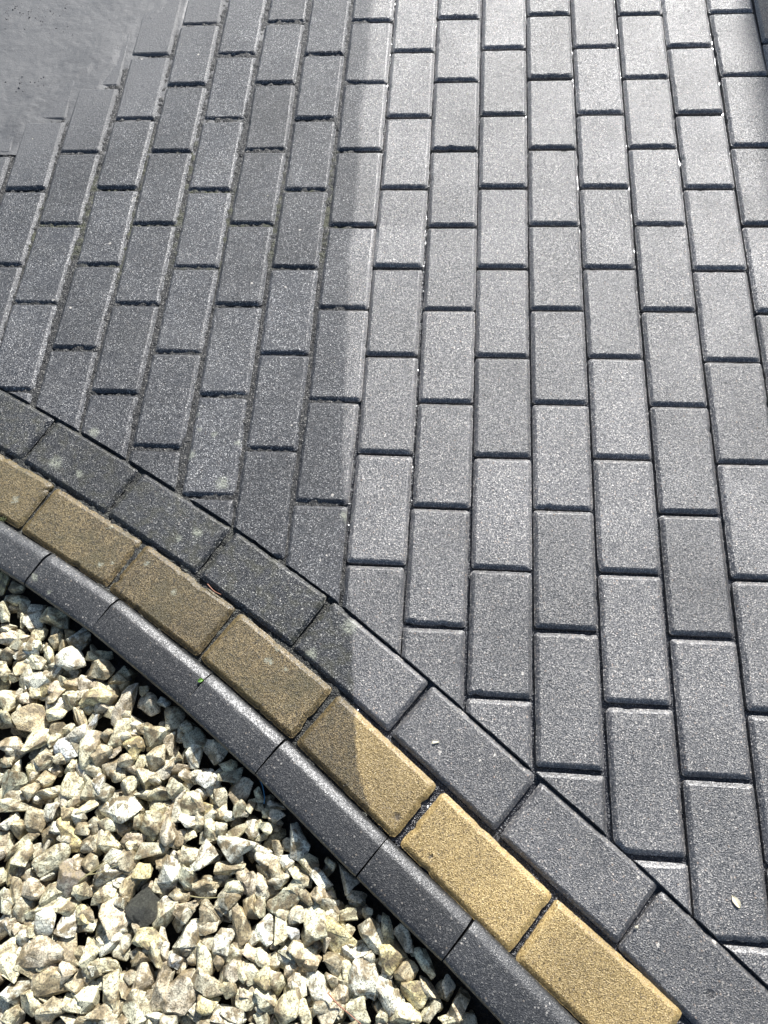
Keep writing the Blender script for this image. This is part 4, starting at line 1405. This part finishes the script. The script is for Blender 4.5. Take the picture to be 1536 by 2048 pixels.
# ------------------------------------------------------------------ joint filler and bedding
CCX, CCY = CIRCLE[0], CIRCLE[1]
def zjoint(X, Y):
    m = np.clip((X - wash_x(Y)) / .02 + .5, 0, 1)
    g = vnoise(X, Y, 1, .0065) * .0022 + vnoise(X, Y, 2, .02) * .0012 + vnoise(X, Y, 3, .09) * .0012
    m = np.maximum(m, np.clip((5.235 - np.hypot(X - CCX, Y - CCY)) / .01, 0, .45))
    return (-.0052 + g * 1.2) * (1 - m) + (-.0122 + g * 1.3) * m
def keepj(X, Y, Z): return np.hypot(X - CCX, Y - CCY) > 5.01
me = grid_mesh('joint_sand', -1.25, .16, -1.25, 1.35, .0031, zjoint, keepj)
tag(link('joint_sand', me, M_JOINT), 'dark gritty joint sand with moss between the pavers', 'joint sand', kind='stuff')
me = grid_mesh('bedding', .16, 1.75, -2.2, 1.35, .006, lambda X, Y: -.0122 + vnoise(X, Y, 4, .03) * .0012 + vnoise(X, Y, 5, .011) * .0014, keepj)
tag(link('bedding', me, M_JOINT), kind='structure')

# mud film, top left
def zsilt(X, Y):
    d = Y - np.interp(X, SX, SY)
    d = d + vnoise(X, Y, 8, .12) * .035 + vnoise(X, Y, 9, .03) * .014
    z = -.0064 + .0058 * np.clip((d + .17) / .11, 0, 1) + .0017 * np.clip((d + .05) / .10, 0, 1)
    edge = np.clip(1 - np.abs(d - .01) / .10, 0, 1)
    z += (vnoise(X, Y, 31, .008) * .0005 + vnoise(X, Y, 32, .035) * .0012) * edge
    z = z + np.clip(d / .3, 0, 1) * .0015
    z += vnoise(X, Y, 10, .012) * .00035 + vnoise(X, Y, 12, .05) * .0006 + vnoise(X, Y, 13, .004) * .00025
    return z
me = grid_mesh('mud', -1.35, -.28, .2, 1.35, .0034, zsilt, lambda X, Y, Z: Z > -.0064)
tag(link('mud', me, M_SILT), 'smooth grey mud film washed over the pavers in the top left corner', 'mud', kind='stuff')

# ------------------------------------------------------------------ stones
def rock_mesh(seed, l, w, h, npts=18, cuts=1, rough=.05, bev=.10):
    r = random.Random(seed); bm = bmesh.new()
    for i in range(npts):
        v = Vector((r.gauss(0, 1), r.gauss(0, 1), r.gauss(0, 1))).normalized()
        k = r.uniform(.80, 1.12)
        e = .78
        v = Vector([math.copysign(abs(t) ** e, t) for t in v]) * k
        bm.verts.new((v.x * l * .5, v.y * w * .5, v.z * h * .5))
    res = bmesh.ops.convex_hull(bm, input=bm.verts)
    bmesh.ops.delete(bm, geom=[g for g in set(res['geom_interior'] + res['geom_unused']) if isinstance(g, bmesh.types.BMVert)], context='VERTS')
    bmesh.ops.dissolve_limit(bm, angle_limit=math.radians(16), verts=bm.verts, edges=bm.edges)
    bmesh.ops.bevel(bm, geom=list(bm.edges), offset=w * bev, segments=2, profile=.6, affect='EDGES', clamp_overlap=True)
    bmesh.ops.triangulate(bm, faces=bm.faces)
    if cuts:
        long_e = [e for e in bm.edges if e.calc_length() > w * .22]
        bmesh.ops.subdivide_edges(bm, edges=long_e, cuts=cuts, use_grid_fill=True)
        bmesh.ops.triangulate(bm, faces=bm.faces)
    bm.normal_update()
    s = seed * 3.17 % 97
    for v in bm.verts:
        p = v.co * (1 / w)
        n = mnoise.noise(p * 2.4 + Vector((s, 0, 0))) * rough * 1.2 + mnoise.noise(p * 6 + Vector((s, 3, 0))) * rough * .6
        v.co += v.normal * n * w
    for f in bm.faces: f.smooth = True
    me = bpy.data.meshes.new('rock'); bm.to_mesh(me); bm.free()
    me.set_sharp_from_angle(angle=math.radians(28))
    return me

TINT = {'w': (.80, .78, .62), 'c': (.65, .60, .39), 'y': (.60, .51, .25), 'p': (.64, .54, .38), 'b': (.46, .385, .235),
        'g': (.50, .49, .34), 'd': (.20, .17, .14), 'k': (.055, .055, .047), 'v': (.66, .68, .66)}
WORD = {'w': 'white', 'c': 'cream', 'y': 'yellowish', 'p': 'pinkish beige', 'b': 'brown stained', 'g': 'greenish grey', 'd': 'grey brown', 'k': 'dark grey', 'v': 'bluish white'}
ZS = -.018
cam_v = Vector(CAM_LOC)
ONES = 'zero one two three four five six seven eight nine ten eleven twelve thirteen fourteen fifteen sixteen seventeen eighteen nineteen'.split()
TENS = '- - twenty thirty forty fifty sixty seventy eighty ninety'.split()
def inwords(n): return ONES[n] if n < 20 else TENS[n // 10] + ('-' + ONES[n % 10] if n % 10 else '')
used_lab = set(); nst = 0
def stone_label(l, w, t, x, y):
    u, v = in_frame(x, y, ZS)
    size = 'large' if l > 58 else ('small' if l < 34 else 'middling')
    shp = 'long' if l > w * 1.55 else ('blocky' if l < w * 1.2 else 'angular')
    pu = max(1, min(99, round(u / 15.36))); pv = max(1, min(99, round(v / 20.48)))
    while True:
        lab = '%s %s %s gravel stone, %s percent across, %s percent down' % (size, WORD[t], shp, inwords(pu), inwords(pv))
        if lab not in used_lab: break
        pv += 1
    used_lab.add(lab)
    return lab
def place_stone(k, x, y, l, w, a, t, dz=0):
    r = random.Random(k * 13 + 5)
    L, Wd = l * 1.12 / 1000, w * 1.12 / 1000; H = Wd * r.uniform(.72, .95)
    if t == 'k': me = rock_mesh(4000 + k, L * .88, Wd * .88, H * .95, 26, 2, .09, .14)
    else: me = rock_mesh(4000 + k, L, Wd, H, r.choice((10, 12, 14, 17)), 1, r.uniform(.05, .09), r.uniform(.03, .07))
    o = link('gravel_stone' if t != 'k' else 'dark_pebble', me, M_STONE if t != 'k' else M_PEBBLE)
    zc = ZS - H * .28 + r.uniform(-.003, .004) + (Wd - .035) * .12 + dz
    o.location = (x, y, zc)
    o.rotation_euler = (r.gauss(0, .38), r.gauss(0, .28), a)
    c = TINT[t]; f = r.uniform(.98, 1.2); g = r.gauss(0, .015)
    o.color = (min(.9, c[0] * f + g), min(.88, c[1] * f), max(.02, c[2] * f - g), 1)
    lab = 'rounded dark grey pebble lying among the cream gravel' if t == 'k' else stone_label(l, w, t, x, y)
    tag(o, lab, 'stone', 'pale angular gravel stones beside the kerb')
    return o
for k, (x, y, l, w, a, t) in enumerate(STONES): place_stone(k, x, y, l, w, a, t)
R_EDGE = 4.935
spots_ = [(s_[0], s_[1], s_[2] / 2000, s_[3] / 2000) for s_ in STONES]
fr = random.Random(3); extra = 0; tries = 0
while extra < 37 and tries < 60000:
    tries += 1
    x = fr.uniform(-.95, .25); y = fr.uniform(-1.42, -.42)
    rr_ = math.hypot(x - CCX, y - CCY)
    if rr_ > R_EDGE - .012: continue
    u, v = in_frame(x, y, ZS)
    if not (0 < u < 1536 and 0 < v < 2048): continue
    if any(math.hypot(x - a_, y - b_) < (c_ + d_) / 2 + .006 for a_, b_, c_, d_ in spots_): continue
    l = fr.uniform(24, 38); w = l * fr.uniform(.65, .9)
    place_stone(3000 + extra, x, y, l, w, fr.uniform(0, 6.28), fr.choice('ccbbpgy'), -.006)
    spots_.append((x, y, l / 2000, w / 2000)); extra += 1

# lower layers and everything outside the picture: one mass
protos = []
for i in range(16):
    r = random.Random(600 + i); l = r.uniform(.03, .048); w = l * r.uniform(.6, .9)
    me = rock_mesh(700 + i, l, w, w * .85, 14, 0, .05, .08)
    co = np.empty(len(me.vertices) * 3); me.vertices.foreach_get('co', co)
    me.calc_loop_triangles()
    tr = np.array([t.vertices[:] for t in me.loop_triangles])
    protos.append((co.reshape(-1, 3), tr)); bpy.data.meshes.remove(me)
V = []; F = []; off = 0
pr = random.Random(77)
def add_stone(x, y, z, sc):
    global off
    co, tr = protos[pr.randrange(16)]
    a, b, c = pr.uniform(0, 6.28), pr.gauss(0, .5), pr.gauss(0, .5)
    Rm = np.array(Matrix.Rotation(a, 3, 'Z') @ Matrix.Rotation(b, 3, 'X') @ Matrix.Rotation(c, 3, 'Y'))
    V.append((co * sc) @ Rm.T + np.array([x, y, z])); F.append(tr + off); off += len(co)
xg = -2.0
while xg < .75:
    yg = -2.3
    while yg < .1:
        x = xg + pr.uniform(-.012, .012); y = yg + pr.uniform(-.012, .012)
        rr_ = math.hypot(x - CCX, y - CCY)
        u, v = in_frame(x, y, ZS)
        inside = -60 < u < 1600 and -60 < v < 2110
        if rr_ < R_EDGE - .008 and math.hypot(x - .16, y + 1.1) < 3:
            edge = rr_ > R_EDGE - .055
            if not (edge and pr.random() < .2):
                add_stone(x, y, -.040 + pr.uniform(-.005, .005), pr.uniform(.75, 1.1))
            if not edge and pr.random() < .95:
                add_stone(x + .013, y + .010, -.028 + pr.uniform(-.004, .003), pr.uniform(.7, 1.0))
            if not inside: add_stone(x, y + .008, -.024 + pr.uniform(-.005, .006), pr.uniform(.9, 1.35))
        yg += .027
    xg += .029
V = np.concatenate(V); F = np.concatenate(F)
me = bpy.data.meshes.new('gravel')
me.vertices.add(len(V)); me.vertices.foreach_set('co', V.ravel())
me.loops.add(len(F) * 3); me.loops.foreach_set('vertex_index', F.ravel())
me.polygons.add(len(F)); me.polygons.foreach_set('loop_start', np.arange(0, len(F) * 3, 3))
me.polygons.foreach_set('use_smooth', np.ones(len(F), bool))
me.update(calc_edges=True); me.set_sharp_from_angle(angle=math.radians(28))
tag(link('gravel', me, M_STONES), 'lower layer of small pale gravel filling the gaps between the stones', 'gravel', kind='stuff')
me = grid_mesh('soil', -2.3, .8, -2.6, .4, .006, lambda X, Y: -.056 + vnoise(X, Y, 21, .03) * .004 + vnoise(X, Y, 22, .009) * .002
               + .012 * np.clip((np.hypot(X - CCX, Y - CCY) - (R_EDGE - .03)) / .03, 0, 1), lambda X, Y, Z: np.hypot(X - CCX, Y - CCY) < 4.97)
tag(link('soil', me, M_SOIL), kind='structure')

# ------------------------------------------------------------------ small things
def tube(name, pts, r0, r1, mat, seg=6, sub=5):
    P = [Vector(p) for p in pts]; Q = []
    for i in range(len(P) - 1):
        a = P[max(i - 1, 0)]; b = P[i]; c = P[i + 1]; d = P[min(i + 2, len(P) - 1)]
        for k in range(sub):
            t = k / sub
            Q.append(.5 * ((2 * b) + (-a + c) * t + (2 * a - 5 * b + 4 * c - d) * t * t + (-a + 3 * b - 3 * c + d) * t ** 3))
    Q.append(P[-1]); bm = bmesh.new(); rows = []
    for i, p in enumerate(Q):
        d = (Q[min(i + 1, len(Q) - 1)] - Q[max(i - 1, 0)]).normalized()
        s = d.cross(Vector((0, 0, 1))).normalized(); n = s.cross(d); r = r0 + (r1 - r0) * i / (len(Q) - 1)
        rows.append([bm.verts.new(p + (s * math.cos(2 * math.pi * k / seg) + n * math.sin(2 * math.pi * k / seg)) * r) for k in range(seg)])
    for A, B in zip(rows, rows[1:]):
        for k in range(seg): bm.faces.new((A[k], A[(k + 1) % seg], B[(k + 1) % seg], B[k]))
    bm.faces.new(rows[0][::-1]); bm.faces.new(rows[-1])
    for f in bm.faces: f.smooth = True
    me = bpy.data.meshes.new(name); bm.to_mesh(me); bm.free()
    return link(name, me, mat)
M_GRASS = simple('dry_grass', (.20, .17, .08), (.34, .31, .16), 90, .5, .0003)
M_TWIG = simple('twig_bark', (.20, .08, .045), (.32, .15, .09), 120, .5, .0003)
M_BLUE = simple('blue_thread', (.04, .18, .32), (.06, .25, .42), 90, .35, .0001)
M_LEAF = simple('green_leaf', (.05, .13, .015), (.12, .24, .03), 300, .4, .0003)
M_CHIP = simple('stone_chip', (.50, .44, .30), (.68, .62, .46), 200, .5, .0006)
M_MOSS = simple('moss', (.02, .025, .008), (.10, .12, .03), 400, .8, .002)
g = MISC['grass']
for pts, lab in zip(g, ('straw coloured grass blade, upper of the pair lying on the gravel', 'thin grass blade lying across the gravel left of centre', 'shortest dry grass blade beside the crossed pair on the gravel', 'single pale grass stem lying right of the dark pebble')):
    tag(tube('grass_blade', pts, .0009, .0003, M_GRASS), lab, 'grass blade', 'dry grass blades on the gravel')
tag(tube('twig', MISC['twig'], .0010, .0006, M_TWIG), 'thin reddish twig lying on the gravel at the bottom edge', 'twig')
tag(tube('thread', MISC['thread'], .0007, .0006, M_BLUE), 'short curved blue thread lying between the gravel and the kerb', 'thread')
for pts, lab in zip(MISC['needle'], ('rusty brown needle lying in the joint beside the second yellow paver', 'rusty brown needle lying in the joint above the third yellow paver')):
    tag(tube('needle', pts, .0009, .0006, M_TWIG), lab, 'needle')

def leaf(name, p, L, W, a, mat, thick=.0008, cup=.0012, n=9, z=0):
    bm = bmesh.new(); top = []; bot = []
    for i in range(n + 1):
        t = i / n; w = W * math.sin(math.pi * min(1, t * .92 + .04)) ** .8 * .5
        for T, dz in ((top, 0), (bot, -thick)):
            T.append([bm.verts.new(((t - .5) * L, s * w * (1 + .08 * math.sin(9 * t + s)), dz + cup * s * s + .0006 * math.sin(5 * t))) for s in (-1, 0, 1)])
    for A, flip in ((top, False), (bot, True)):
        for r0, r1 in zip(A, A[1:]):
            for k in range(2):
                q = (r0[k], r1[k], r1[k + 1], r0[k + 1]); bm.faces.new(q[::-1] if not flip else q)
    for r0, r1, s0, s1 in zip(top, top[1:], bot, bot[1:]):
        bm.faces.new((r0[0], r1[0], s1[0], s0[0])); bm.faces.new((r0[2], s0[2], s1[2], r1[2]))
    bm.faces.new([*top[0], *bot[0][::-1]]); bm.faces.new([*top[-1][::-1], *bot[-1]])
    bmesh.ops.recalc_face_normals(bm, faces=bm.faces)
    me = bpy.data.meshes.new(name); bm.to_mesh(me); bm.free()
    o = link(name, me, mat); o.location = (p[0], p[1], p[2] + thick + .0004 + z); o.rotation_euler = (0, 0, a)
    return o
tag(leaf('leaf', MISC['leaf'], .009, .006, .4, M_LEAF), 'tiny green leaf on the joint between two dark kerb blocks', 'leaf')
tag(leaf('leaf', MISC['chip1'], .016, .0085, 2.1, M_CHIP, z=.001), 'pale pointed dry leaf flake on a clean paver at lower right', 'leaf')
for nm, sz, lab in (('chip2', .013, 'small pale stone chip resting on a clean dark border paver'), ('chip3', .007, 'tiny cream stone chip in the joint between two lower dark border pavers')):
    p = MISC[nm]; me = rock_mesh(9100 + len(nm) + int(sz * 1e3), sz, sz * .7, sz * .35, 12, 0, .03, .06)
    o = link('stone_chip', me, M_CHIP); o.location = (p[0], p[1], sz * .14); tag(o, lab, 'stone chip')

def crumbs(name, centres, n, spread, size, mat, seed, z=0.0):
    r = random.Random(seed); Vc = []; Fc = []; of = 0
    for i in range(n):
        c = r.choice(centres)
        co, tr = protos[r.randrange(16)]
        sc = r.uniform(*size) / .04
        R_ = np.array(Matrix.Rotation(r.uniform(0, 6), 3, 'Z') @ Matrix.Rotation(r.uniform(0, 6), 3, 'X'))
        sx, sy = r.gauss(0, spread), r.gauss(0, spread * .6)
        Vc.append((co * sc) @ R_.T + np.array([c[0] + sx, c[1] + sy, (c[2] if len(c) > 2 else 0) + z + r.uniform(0, size[0] * .4)])); Fc.append(tr + of); of += len(co)
    Vc = np.concatenate(Vc); Fc = np.concatenate(Fc)
    me = bpy.data.meshes.new(name); me.vertices.add(len(Vc)); me.vertices.foreach_set('co', Vc.ravel())
    me.loops.add(len(Fc) * 3); me.loops.foreach_set('vertex_index', Fc.ravel())
    me.polygons.add(len(Fc)); me.polygons.foreach_set('loop_start', np.arange(0, len(Fc) * 3, 3)); me.update(calc_edges=True)
    return link(name, me, mat)
M_CRUMB = simple('soil_crumb', (.015, .015, .018), (.06, .058, .06), 200, .6, .001)
tag(crumbs('soil_crumbs', MISC['crumbs'], 260, .028, (.0015, .006), M_CRUMB, 5, .0015), 'dark soil crumbs scattered on the mud film in the top left corner', 'soil crumbs', kind='stuff')
tag(crumbs('moss_tuft', [MISC['tuft']], 160, .010, (.003, .007), M_SOIL, 6, 0), 'dark mossy clump of soil between gravel and kerb', 'moss')
tag(crumbs('moss_tuft', [MISC['tuft2']], 60, .004, (.002, .004), M_MOSS, 7, .0), 'small green moss tuft at the left edge beside the yellow band', 'moss')

# grit left by the washing, caught on the tops and in the joints
gr_ = random.Random(91); pts_ = []
for i in range(150):
    x = gr_.uniform(-.9, .9); y = gr_.uniform(-1.25, .7)
    if math.hypot(x - CCX, y - CCY) < 5.02: continue
    pts_.append((x, y, gr_.choice((.0004, -.006))))
tag(crumbs('grit', pts_, 150, .002, (.0009, .0026), M_CHIP, 92, 0), 'fine pale grit scattered thinly over the pavers and in their joints', 'grit', kind='stuff')

# unseen wall off to the right, added to cast the soft top right shadow
WALL_H = 4.2
hx = .776 + WALL_H / math.tan(SUN_EL) * math.sin(SUN_AZ)
yb = WALL_H / math.tan(SUN_EL) * math.cos(SUN_AZ)
M_WALL = simple('shadow_wall_render', (.50, .49, .46), (.58, .57, .54), 12, .8, .002)
bm = bmesh.new()
bmesh.ops.create_cube(bm, size=1)
for v in bm.verts: v.co = Vector((hx + .12 + v.co.x * .24, yb + 1.2 + v.co.y * 3.0, WALL_H / 2 - .06 + v.co.z * (WALL_H + .12)))
bmesh.ops.bevel(bm, geom=[e for e in bm.edges], offset=.008, segments=1)
me = bpy.data.meshes.new('shadow_wall'); bm.to_mesh(me); bm.free()
tag(link('shadow_wall', me, M_WALL), 'tall pale wall out of view, added to cast the top right shadow', 'wall')
